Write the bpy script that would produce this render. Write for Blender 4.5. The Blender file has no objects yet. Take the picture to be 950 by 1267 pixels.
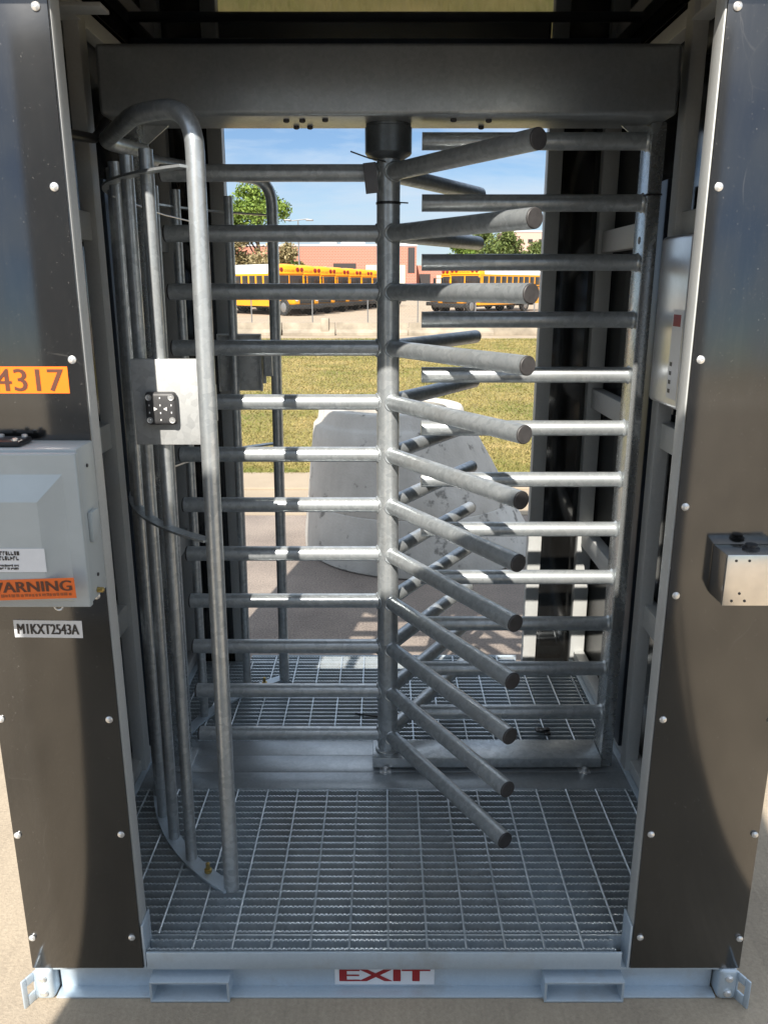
import bpy, bmesh, math, random
import numpy as np
from mathutils import Vector, Matrix, noise
random.seed(7)
R = math.radians
scene = bpy.context.scene
COL = scene.collection

# ------------------------------------------------------------------ materials
def new_mat(name):
    m = bpy.data.materials.new(name); m.use_nodes = True
    nt = m.node_tree; b = nt.nodes['Principled BSDF']
    return m, nt, b

def N(nt, typ, **kw):
    n = nt.nodes.new(typ)
    for k, v in kw.items():
        if k in n.inputs: n.inputs[k].default_value = v
        else: setattr(n, k, v)
    return n

def ramp(nt, fac, stops):
    r = nt.nodes.new('ShaderNodeValToRGB')
    el = r.color_ramp.elements
    while len(el) < len(stops): el.new(0.5)
    for e, (p, c) in zip(el, stops):
        e.position = p; e.color = (c[0], c[1], c[2], 1) if not isinstance(c, (int, float)) else (c, c, c, 1)
    nt.links.new(fac, r.inputs['Fac'])
    return r

def coords(nt, kind='Object', scale=(1, 1, 1)):
    tc = nt.nodes.new('ShaderNodeTexCoord')
    mp = nt.nodes.new('ShaderNodeMapping'); mp.inputs['Scale'].default_value = scale
    nt.links.new(tc.outputs[kind], mp.inputs['Vector'])
    return mp.outputs['Vector']

def simple(name, col, rough=0.5, metal=0.0, var=0.12, scale=20, bump=0.0, bscale=200, spec=0.5):
    m, nt, b = new_mat(name)
    v = coords(nt)
    n = N(nt, 'ShaderNodeTexNoise', Scale=scale, Detail=5, Roughness=0.6)
    nt.links.new(v, n.inputs['Vector'])
    lo = [c * (1 - var) for c in col]; hi = [min(1, c * (1 + var)) for c in col]
    r = ramp(nt, n.outputs['Fac'], [(0.3, lo), (0.7, hi)])
    nt.links.new(r.outputs['Color'], b.inputs['Base Color'])
    b.inputs['Roughness'].default_value = rough; b.inputs['Metallic'].default_value = metal
    b.inputs['Specular IOR Level'].default_value = spec
    if bump:
        n2 = N(nt, 'ShaderNodeTexNoise', Scale=bscale, Detail=3)
        nt.links.new(v, n2.inputs['Vector'])
        bp = N(nt, 'ShaderNodeBump', Strength=bump, Distance=0.004)
        nt.links.new(n2.outputs['Fac'], bp.inputs['Height']); nt.links.new(bp.outputs['Normal'], b.inputs['Normal'])
    return m

def galvanised(name, lo, hi, metal=0.6, r0=0.34, r1=0.5, spangle=55, sw=0.2, dirt=0.3):
    m, nt, b = new_mat(name)
    v = coords(nt)
    vo = N(nt, 'ShaderNodeTexVoronoi', Scale=spangle, Randomness=1.0)
    nt.links.new(v, vo.inputs['Vector'])
    n = N(nt, 'ShaderNodeTexNoise', Scale=9, Detail=6, Roughness=0.65)
    nt.links.new(v, n.inputs['Vector'])
    n3 = N(nt, 'ShaderNodeTexNoise', Scale=140, Detail=3)
    nt.links.new(v, n3.inputs['Vector'])
    sx = nt.nodes.new('ShaderNodeSeparateColor'); nt.links.new(vo.outputs['Color'], sx.inputs['Color'])
    mix = N(nt, 'ShaderNodeMath', operation='MULTIPLY'); mix.inputs[1].default_value = sw
    nt.links.new(sx.outputs['Red'], mix.inputs[0])
    add = N(nt, 'ShaderNodeMath', operation='MULTIPLY_ADD'); add.inputs[1].default_value = 0.5
    nt.links.new(n.outputs['Fac'], add.inputs[0]); nt.links.new(mix.outputs[0], add.inputs[2])
    add2 = N(nt, 'ShaderNodeMath', operation='MULTIPLY_ADD'); add2.inputs[1].default_value = 0.22
    nt.links.new(n3.outputs['Fac'], add2.inputs[0]); nt.links.new(add.outputs[0], add2.inputs[2])
    r = ramp(nt, add2.outputs[0], [(0.3, lo), (0.78, hi)])
    nt.links.new(r.outputs['Color'], b.inputs['Base Color'])
    rr = ramp(nt, add2.outputs[0], [(0.3, r1), (0.78, r0)])
    nt.links.new(rr.outputs['Color'], b.inputs['Roughness'])
    b.inputs['Metallic'].default_value = metal
    gr = N(nt, 'ShaderNodeTexNoise', Scale=4.5, Detail=7, Roughness=0.7); nt.links.new(v, gr.inputs['Vector'])
    gf = ramp(nt, gr.outputs['Fac'], [(0.52, 0.0), (0.72, dirt)])
    gm = N(nt, 'ShaderNodeMix', data_type='RGBA'); nt.links.new(gf.outputs['Color'], gm.inputs[0]); nt.links.new(r.outputs['Color'], gm.inputs[6])
    gm.inputs[7].default_value = (0.27, 0.24, 0.20, 1); nt.links.new(gm.outputs[2], b.inputs['Base Color'])
    bp = N(nt, 'ShaderNodeBump', Strength=0.12, Distance=0.002)
    nt.links.new(add2.outputs[0], bp.inputs['Height']); nt.links.new(bp.outputs['Normal'], b.inputs['Normal'])
    return m

M = {}
M['galv'] = galvanised('galvanised_pipe', (0.40, 0.43, 0.445), (0.64, 0.67, 0.68), metal=0.66, r0=0.27, r1=0.40, spangle=70, sw=0.26)
M['galv_post'] = galvanised('galvanised_square_tube', (0.36, 0.38, 0.385), (0.56, 0.58, 0.58), metal=0.75, r0=0.16, r1=0.30, spangle=90, sw=0.15)
M['collar'] = galvanised('dull_grey_collar', (0.13, 0.145, 0.155), (0.22, 0.24, 0.25), metal=0.7, r0=0.3, r1=0.42, spangle=90, sw=0.1)
M['galv_sheet'] = galvanised('galvanised_sheet', (0.36, 0.39, 0.41), (0.54, 0.57, 0.59), metal=0.65, r0=0.28, r1=0.40, spangle=90, sw=0.12)
M['galv_bracket'] = galvanised('galvanised_bracket', (0.40, 0.41, 0.41), (0.62, 0.63, 0.62), metal=0.35, r0=0.36, r1=0.5, spangle=60, sw=0.3)
M['frame'] = galvanised('grey_painted_tube', (0.42, 0.43, 0.42), (0.56, 0.565, 0.555), metal=0.1, r0=0.42, r1=0.55, spangle=200, sw=0.06)
M['base'] = galvanised('sky_tinted_base', (0.48, 0.56, 0.63), (0.62, 0.70, 0.77), metal=0.45, r0=0.30, r1=0.5, spangle=200, sw=0.05, dirt=0.45)  # galvanised steel, blue of the reflected sky tinted into its colour
M['grate'] = galvanised('galvanised_grating', (0.52, 0.57, 0.60), (0.78, 0.83, 0.86), metal=0.66, r0=0.24, r1=0.38)
M['cap'] = simple('grey_plastic_cap', (0.045, 0.042, 0.042), 0.55, var=0.25, scale=60)
M['black_plastic'] = simple('black_plastic', (0.018, 0.018, 0.02), 0.4, var=0.3, scale=80)
M['reader'] = simple('charcoal_reader_plastic', (0.05, 0.05, 0.052), 0.5, var=0.15, scale=90)
M['darkplate'] = simple('dark_blue_steel', (0.035, 0.045, 0.06), 0.35, metal=0.4, var=0.2, scale=15)
M['screw'] = simple('zinc_screw', (0.75, 0.75, 0.74), 0.3, metal=0.7, var=0.1, scale=300)
M['enclosure'] = simple('grey_enclosure_paint', (0.42, 0.46, 0.47), 0.38, metal=0.0, var=0.05, scale=12)
M['alu'] = simple('brushed_aluminium', (0.66, 0.67, 0.69), 0.3, metal=0.75, var=0.06, scale=30)
M['stainless'] = simple('stainless_plate', (0.74, 0.71, 0.67), 0.2, metal=0.95, var=0.08, scale=25)
M['white_label'] = simple('white_label', (0.74, 0.75, 0.77), 0.45, var=0.04)
M['orange'] = simple('orange_vinyl', (0.95, 0.17, 0.001), 0.75, var=0.05, scale=8)
M['orange_red'] = simple('orange_warning_vinyl', (0.78, 0.15, 0.02), 0.45, var=0.06, scale=8)
M['ink'] = simple('black_ink', (0.03, 0.025, 0.025), 0.5, var=0.1)
M['ink_brown'] = simple('dark_brown_ink', (0.10, 0.035, 0.02), 0.5, var=0.1)
M['ink_small'] = simple('faded_brown_ink', (0.33, 0.08, 0.02), 0.5, var=0.1)
M['red_ink'] = simple('red_ink', (0.32, 0.015, 0.018), 0.5, var=0.1)
M['red_label'] = simple('red_label', (0.3, 0.045, 0.045), 0.5, var=0.1)
M['white_ink'] = simple('white_ink', (0.7, 0.7, 0.7), 0.5, var=0.05)
M['brass'] = simple('brass', (0.45, 0.33, 0.12), 0.35, metal=0.9)
M['grey_tag'] = simple('grey_tag', (0.13, 0.13, 0.14), 0.5, var=0.15)

def panel_mat(name, rough, wear=1.0):
    m, nt, b = new_mat(name)
    v = coords(nt)
    n = N(nt, 'ShaderNodeTexNoise', Scale=2.2, Detail=7, Roughness=0.65, Distortion=1.2); nt.links.new(v, n.inputs['Vector'])
    s = N(nt, 'ShaderNodeTexNoise', Scale=260, Detail=2); nt.links.new(v, s.inputs['Vector'])
    v2 = coords(nt, scale=(9, 9, 0.9)); w = N(nt, 'ShaderNodeTexNoise', Scale=6, Detail=6, Roughness=0.7, Distortion=2.0); nt.links.new(v2, w.inputs['Vector'])
    vo = N(nt, 'ShaderNodeTexVoronoi', feature='DISTANCE_TO_EDGE', Scale=3.1); 
    nd = N(nt, 'ShaderNodeTexNoise', Scale=1.5, Detail=3); nt.links.new(v, nd.inputs['Vector'])
    va = nt.nodes.new('ShaderNodeVectorMath'); va.operation = 'MULTIPLY_ADD'; va.inputs[1].default_value = (0.6, 0.6, 0.6)
    nt.links.new(nd.outputs['Color'], va.inputs[0]); nt.links.new(v, va.inputs[2]); nt.links.new(va.outputs[0], vo.inputs['Vector'])
    scr = ramp(nt, vo.outputs['Distance'], [(0.0, 0.3 * wear), (0.0025, 0.0)])
    msk = ramp(nt, n.outputs['Fac'], [(0.52, 0.0), (0.62, 1.0)])
    sm = N(nt, 'ShaderNodeMath', operation='MULTIPLY'); nt.links.new(scr.outputs['Color'], sm.inputs[0]); nt.links.new(msk.outputs['Color'], sm.inputs[1])
    dust = ramp(nt, s.outputs['Fac'], [(0.70, 0.0), (0.78, 0.8 * wear)])
    film = ramp(nt, w.outputs['Fac'], [(0.50, 0.0), (0.85, 0.07 * wear)])
    a1 = N(nt, 'ShaderNodeMath', operation='MAXIMUM'); nt.links.new(sm.outputs[0], a1.inputs[0]); nt.links.new(dust.outputs['Color'], a1.inputs[1])
    a2 = N(nt, 'ShaderNodeMath', operation='MAXIMUM'); nt.links.new(a1.outputs[0], a2.inputs[0]); nt.links.new(film.outputs['Color'], a2.inputs[1])
    mx = N(nt, 'ShaderNodeMix', data_type='RGBA'); nt.links.new(a2.outputs[0], mx.inputs[0])
    mx.inputs[6].default_value = (0.0065, 0.0063, 0.006, 1); mx.inputs[7].default_value = (0.11, 0.105, 0.095, 1)
    nt.links.new(mx.outputs[2], b.inputs['Base Color'])
    r = ramp(nt, n.outputs['Fac'], [(0.3, rough * 0.9), (0.75, rough * 1.2)])
    nt.links.new(r.outputs['Color'], b.inputs['Roughness'])
    b.inputs['IOR'].default_value = 2.0
    bw = N(nt, 'ShaderNodeTexNoise', Scale=1.6, Detail=1); nt.links.new(v, bw.inputs['Vector'])
    bp = N(nt, 'ShaderNodeBump', Strength=0.04, Distance=0.012); nt.links.new(bw.outputs['Fac'], bp.inputs['Height']); nt.links.new(bp.outputs['Normal'], b.inputs['Normal'])
    return m
M['panel'] = panel_mat('black_laminate_panel', 0.115)
M['ceiling'] = panel_mat('black_gloss_ceiling', 0.045, 0.3)

def ground_mat(name, lo, hi, grit=0.3, streak=False, cracks=False):
    m, nt, b = new_mat(name)
    v = coords(nt)
    n1 = N(nt, 'ShaderNodeTexNoise', Scale=0.9, Detail=8, Roughness=0.62); nt.links.new(v, n1.inputs['Vector'])
    n2 = N(nt, 'ShaderNodeTexNoise', Scale=95, Detail=4, Roughness=0.7); nt.links.new(v, n2.inputs['Vector'])
    f = N(nt, 'ShaderNodeMath', operation='MULTIPLY_ADD'); f.inputs[1].default_value = grit * 1.6
    o = N(nt, 'ShaderNodeMath', operation='SUBTRACT'); o.inputs[1].default_value = 0.5
    nt.links.new(n2.outputs['Fac'], o.inputs[0]); nt.links.new(o.outputs[0], f.inputs[0]); nt.links.new(n1.outputs['Fac'], f.inputs[2])
    out = f.outputs[0]
    if streak:
        v2 = coords(nt, scale=(60, 3, 1))
        n3 = N(nt, 'ShaderNodeTexNoise', Scale=1.0, Detail=4, Roughness=0.6); nt.links.new(v2, n3.inputs['Vector'])
        f2 = N(nt, 'ShaderNodeMath', operation='MULTIPLY_ADD'); f2.inputs[1].default_value = 0.3
        o2 = N(nt, 'ShaderNodeMath', operation='SUBTRACT'); o2.inputs[1].default_value = 0.5
        nt.links.new(n3.outputs['Fac'], o2.inputs[0]); nt.links.new(o2.outputs[0], f2.inputs[0]); nt.links.new(out, f2.inputs[2])
        out = f2.outputs[0]
    r = ramp(nt, out, [(0.22, lo), (0.8, hi)])
    nt.links.new(r.outputs['Color'], b.inputs['Base Color'])
    b.inputs['Roughness'].default_value = 0.88; b.inputs['Specular IOR Level'].default_value = 0.25
    bp = N(nt, 'ShaderNodeBump', Strength=0.5, Distance=0.006)
    nt.links.new(n2.outputs['Fac'], bp.inputs['Height']); nt.links.new(bp.outputs['Normal'], b.inputs['Normal'])
    return m
M['pavement'] = ground_mat('worn_pavement', (0.23, 0.19, 0.145), (0.47, 0.39, 0.29), 0.35, streak=True)
M['asphalt'] = ground_mat('worn_asphalt', (0.12, 0.10, 0.09), (0.36, 0.30, 0.25), 0.75)
M['concrete_strip'] = ground_mat('concrete_strip', (0.27, 0.215, 0.155), (0.41, 0.335, 0.245), 0.3)
M['lot'] = ground_mat('parking_lot', (0.30, 0.24, 0.175), (0.43, 0.345, 0.25), 0.15)
M['earth'] = ground_mat('dry_earth', (0.2, 0.16, 0.1), (0.36, 0.29, 0.2), 0.2)
M['lawn'] = ground_mat('lawn_soil', (0.15, 0.135, 0.045), (0.30, 0.235, 0.10), 0.35)

def grass_mat():
    m, nt, b = new_mat('dry_grass_blades')
    v = coords(nt)
    n = N(nt, 'ShaderNodeTexNoise', Scale=0.75, Detail=5, Roughness=0.6); nt.links.new(v, n.inputs['Vector'])
    n2 = N(nt, 'ShaderNodeTexNoise', Scale=14, Detail=3); nt.links.new(v, n2.inputs['Vector'])
    f = N(nt, 'ShaderNodeMath', operation='MULTIPLY_ADD'); f.inputs[1].default_value = 0.5
    o = N(nt, 'ShaderNodeMath', operation='SUBTRACT'); o.inputs[1].default_value = 0.5
    nt.links.new(n2.outputs['Fac'], o.inputs[0]); nt.links.new(o.outputs[0], f.inputs[0]); nt.links.new(n.outputs['Fac'], f.inputs[2])
    r = ramp(nt, f.outputs[0], [(0.32, (0.135, 0.155, 0.038)), (0.50, (0.235, 0.20, 0.066)), (0.70, (0.385, 0.29, 0.125))])
    nt.links.new(r.outputs['Color'], b.inputs['Base Color'])
    b.inputs['Roughness'].default_value = 0.7; b.inputs['Specular IOR Level'].default_value = 0.2
    return m
M['grass'] = grass_mat()

def cast_concrete():
    m, nt, b = new_mat('cast_concrete')
    v = coords(nt)
    n1 = N(nt, 'ShaderNodeTexNoise', Scale=2.2, Detail=8, Roughness=0.62); nt.links.new(v, n1.inputs['Vector'])
    v2 = coords(nt, scale=(5, 5, 0.6))
    n2 = N(nt, 'ShaderNodeTexNoise', Scale=1.6, Detail=5, Roughness=0.6); nt.links.new(v2, n2.inputs['Vector'])
    vo = N(nt, 'ShaderNodeTexNoise', Scale=8.5, Detail=4, Roughness=0.6); nt.links.new(v, vo.inputs['Vector'])
    f = N(nt, 'ShaderNodeMath', operation='MULTIPLY_ADD'); f.inputs[1].default_value = 0.5
    nt.links.new(n2.outputs['Fac'], f.inputs[0]); nt.links.new(n1.outputs['Fac'], f.inputs[2])
    r = ramp(nt, f.outputs[0], [(0.45, (0.38, 0.36, 0.325)), (0.75, (0.49, 0.465, 0.42)), (0.98, (0.58, 0.555, 0.51))])
    st = ramp(nt, vo.outputs['Fac'], [(0.33, 0.45), (0.40, 1.0)])
    mx = N(nt, 'ShaderNodeMix', data_type='RGBA', blend_type='MULTIPLY'); mx.inputs[0].default_value = 1
    nt.links.new(r.outputs['Color'], mx.inputs[6]); nt.links.new(st.outputs['Color'], mx.inputs[7])
    nt.links.new(mx.outputs[2], b.inputs['Base Color'])
    b.inputs['Roughness'].default_value = 0.85; b.inputs['Specular IOR Level'].default_value = 0.25
    n3 = N(nt, 'ShaderNodeTexNoise', Scale=60, Detail=4); nt.links.new(v, n3.inputs['Vector'])
    bp = N(nt, 'ShaderNodeBump', Strength=0.35, Distance=0.008)
    nt.links.new(n3.outputs['Fac'], bp.inputs['Height']); nt.links.new(bp.outputs['Normal'], b.inputs['Normal'])
    return m
M['concrete'] = cast_concrete()

def brick_mat():
    m, nt, b = new_mat('red_brick')
    v = coords(nt, scale=(1, 1, 1))
    tc = nt.nodes.new('ShaderNodeTexCoord'); sp = nt.nodes.new('ShaderNodeSeparateXYZ'); nt.links.new(tc.outputs['Object'], sp.inputs[0])
    cb = nt.nodes.new('ShaderNodeCombineXYZ')
    ad = N(nt, 'ShaderNodeMath', operation='ADD'); nt.links.new(sp.outputs['X'], ad.inputs[0]); nt.links.new(sp.outputs['Y'], ad.inputs[1])
    nt.links.new(ad.outputs[0], cb.inputs[0]); nt.links.new(sp.outputs['Z'], cb.inputs[1])
    br = N(nt, 'ShaderNodeTexBrick', Scale=1.0)
    br.inputs['Color1'].default_value = (0.42, 0.15, 0.10, 1); br.inputs['Color2'].default_value = (0.43, 0.15, 0.10, 1)
    br.inputs['Mortar'].default_value = (0.42, 0.33, 0.28, 1)
    br.inputs['Mortar Size'].default_value = 0.012; br.inputs['Brick Width'].default_value = 0.4; br.inputs['Row Height'].default_value = 0.2
    nt.links.new(cb.outputs[0], br.inputs['Vector'])
    nt.links.new(br.outputs['Color'], b.inputs['Base Color']); b.inputs['Roughness'].default_value = 0.9
    return m
M['brick'] = brick_mat()
M['old_concrete'] = simple('weathered_beige_concrete', (0.30, 0.255, 0.195), 0.9, var=0.35, scale=1.5)
M['garage'] = simple('cream_garage_door', (0.5, 0.46, 0.37), 0.6)
M['roof_grey'] = simple('pale_roof_metal', (0.62, 0.62, 0.62), 0.5)
M['dark_vent'] = simple('dark_louvre', (0.03, 0.025, 0.025), 0.6)
M['pale_wall'] = simple('pale_pink_masonry', (0.5, 0.33, 0.27), 0.85)
M['bus_yellow'] = simple('school_bus_yellow', (0.80, 0.32, 0.008), 0.32, var=0.05, scale=2)
M['bus_white'] = simple('bus_roof_white', (0.82, 0.82, 0.80), 0.35, var=0.03, scale=2)
M['bus_black'] = simple('bus_black_trim', (0.02, 0.02, 0.02), 0.5)
M['bus_glass'] = simple('dark_bus_glass', (0.035, 0.03, 0.028), 0.08, var=0.2, scale=3)
M['bus_red'] = simple('bus_lamp_red', (0.22, 0.02, 0.015), 0.3)
M['tyre'] = simple('tyre_rubber', (0.025, 0.025, 0.025), 0.8)
M['rim'] = simple('grey_rim', (0.22, 0.22, 0.22), 0.4, metal=0.4)
M['lamp_glass'] = simple('clear_lamp_glass', (0.7, 0.7, 0.68), 0.1)
M['bark'] = simple('bark', (0.12, 0.085, 0.06), 0.9, var=0.3, scale=6)
M['occluder'] = simple('grey_occluder_paint', (0.45, 0.46, 0.47), 0.7, var=0.08, scale=3)  # for the unseen board added behind the camera
M['car_silver'] = simple('silver_car_paint', (0.5, 0.52, 0.53), 0.3, metal=0.4)
M['car_teal'] = simple('teal_car_paint', (0.10, 0.25, 0.28), 0.3, metal=0.3)
def leaf(name, a, b_, c):
    m, nt, b = new_mat(name)
    oi = nt.nodes.new('ShaderNodeNewGeometry')
    r = ramp(nt, oi.outputs['Random Per Island'], [(0.0, a), (0.5, b_), (1.0, c)])
    nt.links.new(r.outputs['Color'], b.inputs['Base Color'])
    b.inputs['Roughness'].default_value = 0.6; b.inputs['Specular IOR Level'].default_value = 0.25
    return m
M['leaf_bright'] = leaf('bright_green_leaves', (0.07, 0.12, 0.02), (0.14, 0.21, 0.03), (0.21, 0.28, 0.06))
M['leaf_dry'] = leaf('dry_tan_leaves', (0.13, 0.12, 0.05), (0.25, 0.20, 0.10), (0.34, 0.28, 0.16))
M['leaf_mid'] = leaf('mid_green_leaves', (0.05, 0.08, 0.02), (0.10, 0.135, 0.035), (0.16, 0.19, 0.06))

# ------------------------------------------------------------------ mesh helpers
class MB:
    """collects shapes for ONE mesh object"""
    def __init__(self): self.v = []; self.f = []; self.m = []
    def add(self, vs, fs, mi=0):
        o = len(self.v); self.v.extend([tuple(p) for p in vs])
        for f in fs: self.f.append(tuple(i + o for i in f)); self.m.append(mi)
        return self
    def box(self, x0, x1, y0, y1, z0, z1, bev=0.0, mi=0, seg=2, mat=None):
        bm = bmesh.new(); bmesh.ops.create_cube(bm, size=1)
        for v in bm.verts:
            v.co = Vector(((x0 + x1) / 2 + v.co.x * (x1 - x0), (y0 + y1) / 2 + v.co.y * (y1 - y0), (z0 + z1) / 2 + v.co.z * (z1 - z0)))
        if bev > 0: bmesh.ops.bevel(bm, geom=list(bm.edges), offset=bev, segments=seg, profile=0.5, affect='EDGES')
        return self._bm(bm, mi, mat)
    def _bm(self, bm, mi=0, mat=None):
        bm.verts.index_update()
        vs = [(mat @ v.co) if mat else v.co.copy() for v in bm.verts]
        self.add(vs, [[v.index for v in f.verts] for f in bm.faces], mi); bm.free(); return self
    def tube(self, pts, r, n=18, cap=True, mi=0, capmi=None, radii=None):
        pts = [Vector(p) for p in pts]; L = len(pts)
        tang = []
        for i in range(L):
            a = pts[max(0, i - 1)]; b = pts[min(L - 1, i + 1)]; tang.append((b - a).normalized())
        ref = Vector((0, 0, 1)) if abs(tang[0].z) < 0.9 else Vector((1, 0, 0))
        u = tang[0].cross(ref).normalized(); rings = []
        vs = []
        for i in range(L):
            t = tang[i]; u = (u - t * u.dot(t)).normalized(); w = t.cross(u)
            rr = radii[i] if radii else r
            for k in range(n):
                a = 2 * math.pi * k / n
                vs.append(pts[i] + (u * math.cos(a) + w * math.sin(a)) * rr)
        fs = []
        for i in range(L - 1):
            for k in range(n):
                k2 = (k + 1) % n
                fs.append((i * n + k, (i) * n + k2, (i + 1) * n + k2, (i + 1) * n + k))
        self.add(vs, fs, mi)
        if cap:
            o = len(self.v) - len(vs)
            self.f.append(tuple(o + k for k in reversed(range(n)))); self.m.append(mi)
            self.f.append(tuple(o + (L - 1) * n + k for k in range(n))); self.m.append(mi if capmi is None else capmi)
        return self
    def lathe(self, prof, axis_pt, axis='Z', n=24, mi=0):
        """prof: list of (r, h)"""
        vs = []; L = len(prof); ax = Vector(axis_pt)
        for (r, h) in prof:
            for k in range(n):
                a = 2 * math.pi * k / n; c, s = r * math.cos(a), r * math.sin(a)
                vs.append(ax + (Vector((c, s, h)) if axis == 'Z' else Vector((c, h, -s)) if axis == 'Y' else Vector((h, c, s))))
        fs = []
        for i in range(L - 1):
            for k in range(n):
                k2 = (k + 1) % n; fs.append((i * n + k, i * n + k2, (i + 1) * n + k2, (i + 1) * n + k))
        fs.append(tuple(reversed(range(n)))); fs.append(tuple((L - 1) * n + k for k in range(n)))
        return self.add(vs, fs, mi)
    def strip(self, pts, w, h, mi=0):
        """flat bar following a plan polyline: radial width w, height h (upright section)"""
        pts = [Vector(p) for p in pts]; L = len(pts); vs = []
        for i in range(L):
            t = (pts[min(L - 1, i + 1)] - pts[max(0, i - 1)]); t.z = 0; t.normalize()
            nrm = Vector((-t.y, t.x, 0)) * (w / 2)
            z = Vector((0, 0, h / 2))
            vs += [pts[i] - nrm - z, pts[i] + nrm - z, pts[i] + nrm + z, pts[i] - nrm + z]
        fs = []
        for i in range(L - 1):
            for k in range(4):
                k2 = (k + 1) % 4; fs.append((i * 4 + k, i * 4 + k2, i * 4 + 4 + k2, i * 4 + 4 + k))
        fs += [(3, 2, 1, 0), tuple((L - 1) * 4 + k for k in range(4))]
        return self.add(vs, fs, mi)
    def mesh(self, name, mats, smooth=True, angle=35):
        me = bpy.data.meshes.new(name)
        me.from_pydata([tuple(p) for p in self.v], [], self.f)
        for m in (mats if isinstance(mats, (list, tuple)) else [mats]): me.materials.append(m)
        if len(self.m) and max(self.m): me.polygons.foreach_set('material_index', self.m)
        bm = bmesh.new(); bm.from_mesh(me); bmesh.ops.recalc_face_normals(bm, faces=bm.faces); bm.to_mesh(me); bm.free()
        if smooth:
            me.shade_smooth(); me.set_sharp_from_angle(angle=R(angle))
        me.update(); return me
    def build(self, name, mats, parent=None, smooth=True, world=True, angle=35):
        """vertices are in world coordinates when world=True: shift them into the root's frame"""
        if parent is not None and world:
            off = root_loc(parent)
            self.v = [(p[0] - off.x, p[1] - off.y, p[2] - off.z) for p in self.v]
        return link(name, self.mesh(name, mats, smooth, angle), parent)

def root_loc(o):
    p = Vector(o.location)
    while o.parent: o = o.parent; p = p + o.location
    return p
def link(name, me, parent=None, loc=None):
    o = bpy.data.objects.new(name, me); COL.objects.link(o)
    if parent is not None: o.parent = parent
    if loc is not None: o.location = loc
    return o
def tag(o, label, cat, group=None, kind=None):
    if label: o['label'] = label
    if cat: o['category'] = cat
    if group: o['group'] = group
    if kind: o['kind'] = kind
    return o
def thing(name, loc, label, cat, group=None, rz=0):
    o = link(name, None); o.location = loc; o.rotation_euler = (0, 0, rz); o.empty_display_size = 0.2
    return tag(o, label, cat, group)
def struct(name, mb, mat, smooth=False):
    o = mb.build(name, mat, None, smooth); o['kind'] = 'structure'; return o
def copy_tree(o, parent=None):
    c = o.copy(); COL.objects.link(c)
    if parent: c.parent = parent
    for ch in list(o.children): copy_tree(ch, c)
    return c
def rounded(pts, rad, seg=8):
    pts = [Vector(p) for p in pts]; out = [pts[0]]
    for i in range(1, len(pts) - 1):
        a, b, c = pts[i - 1], pts[i], pts[i + 1]
        r = rad[i] if isinstance(rad, (list, tuple)) else rad
        d1 = (a - b).normalized(); d2 = (c - b).normalized()
        r1 = min(r, (a - b).length * 0.49, (c - b).length * 0.49)
        p, q = b + d1 * r1, b + d2 * r1
        for k in range(seg + 1):
            t = k / seg; out.append(p * (1 - t) ** 2 + b * 2 * t * (1 - t) + q * t ** 2)
    out.append(pts[-1]); return out

def text_mesh(txt, name, mat, w, h, origin, facing='front', parent=None, bold=0.0, depth=0.0006):
    """lettering as a thin mesh, scaled to w x h, lower-left corner at origin, facing -Y"""
    cu = bpy.data.curves.new(name, 'FONT'); cu.body = txt; cu.extrude = 0.0; cu.resolution_u = 3
    ob = bpy.data.objects.new(name, cu); COL.objects.link(ob)
    bpy.context.view_layer.update()
    me = bpy.data.meshes.new_from_object(ob.evaluated_get(bpy.context.evaluated_depsgraph_get()))
    bpy.data.objects.remove(ob); me.name = name
    co = np.empty(len(me.vertices) * 3, 'f'); me.vertices.foreach_get('co', co); co = co.reshape(-1, 3)
    mn, mx = co.min(0), co.max(0)
    x = (co[:, 0] - mn[0]) / (mx[0] - mn[0]) * w; z = (co[:, 1] - mn[1]) / (mx[1] - mn[1]) * h
    off = root_loc(parent) if parent else Vector((0, 0, 0))
    if facing == 'front': new = np.stack([x + origin[0] - off.x, np.full_like(x, origin[1] - off.y), z + origin[2] - off.z], 1)
    elif facing == 'left': new = np.stack([np.full_like(x, origin[0] - off.x), origin[1] - off.y - x, z + origin[2] - off.z], 1)
    else: new = np.stack([np.full_like(x, origin[0]), x + origin[1], z + origin[2]], 1)      # +X (local)
    if bold:
        loops = [tuple(p.vertices) for p in me.polygons]; nv = len(new); ax = 1 if facing == 'left' else 0
        alln = []; allf = []
        for q, sh in enumerate((-bold, -bold / 2, 0, bold / 2, bold)):
            c = new.copy(); c[:, ax] += sh
            if facing == 'front': c[:, 1] -= 0.00008 * q
            alln.append(c); allf += [tuple(i + q * nv for i in l) for l in loops]
        me = bpy.data.meshes.new(name); new = np.concatenate(alln); me.from_pydata([tuple(p) for p in new], [], allf)
    me.vertices.foreach_set('co', new.astype('f').ravel()); me.materials.clear(); me.materials.append(mat); me.update()
    return link(name, me, parent)

# ------------------------------------------------------------------ ground and lawn
def sheet(name, x0, x1, y0, y1, z, mat, t=0.3):
    return struct(name, MB().box(x0, x1, y0, y1, z - t, z), mat)
sheet('ground', -400, 400, -120, 420, -0.06, M['earth'], 1.0)
sheet('pavement', -30, 30, -30, 1.55, 0.0, M['pavement'], 0.05)
sheet('asphalt', -30, 30, 1.553, 4.62, 0.0, M['asphalt'], 0.05)
mb = MB().box(-30, 30, 4.625, 5.44, -0.05, 0.004)
mb.box(-30, 30, 5.452, 6.10, -0.05, 0.022, 0.006)
struct('kerb', mb, M['concrete_strip'])
lawn = MB().box(-30, 30, 6.10, 27.2, -0.05, 0.008)
struct('lawn', lawn, M['lawn'])
sheet('sidewalk', -40, 40, 31.0, 36.0, 0.0, M['concrete_strip'], 0.05)
sheet('verge', -40, 40, 27.21, 31.0, -0.004, M['concrete_strip'], 0.045)
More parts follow.
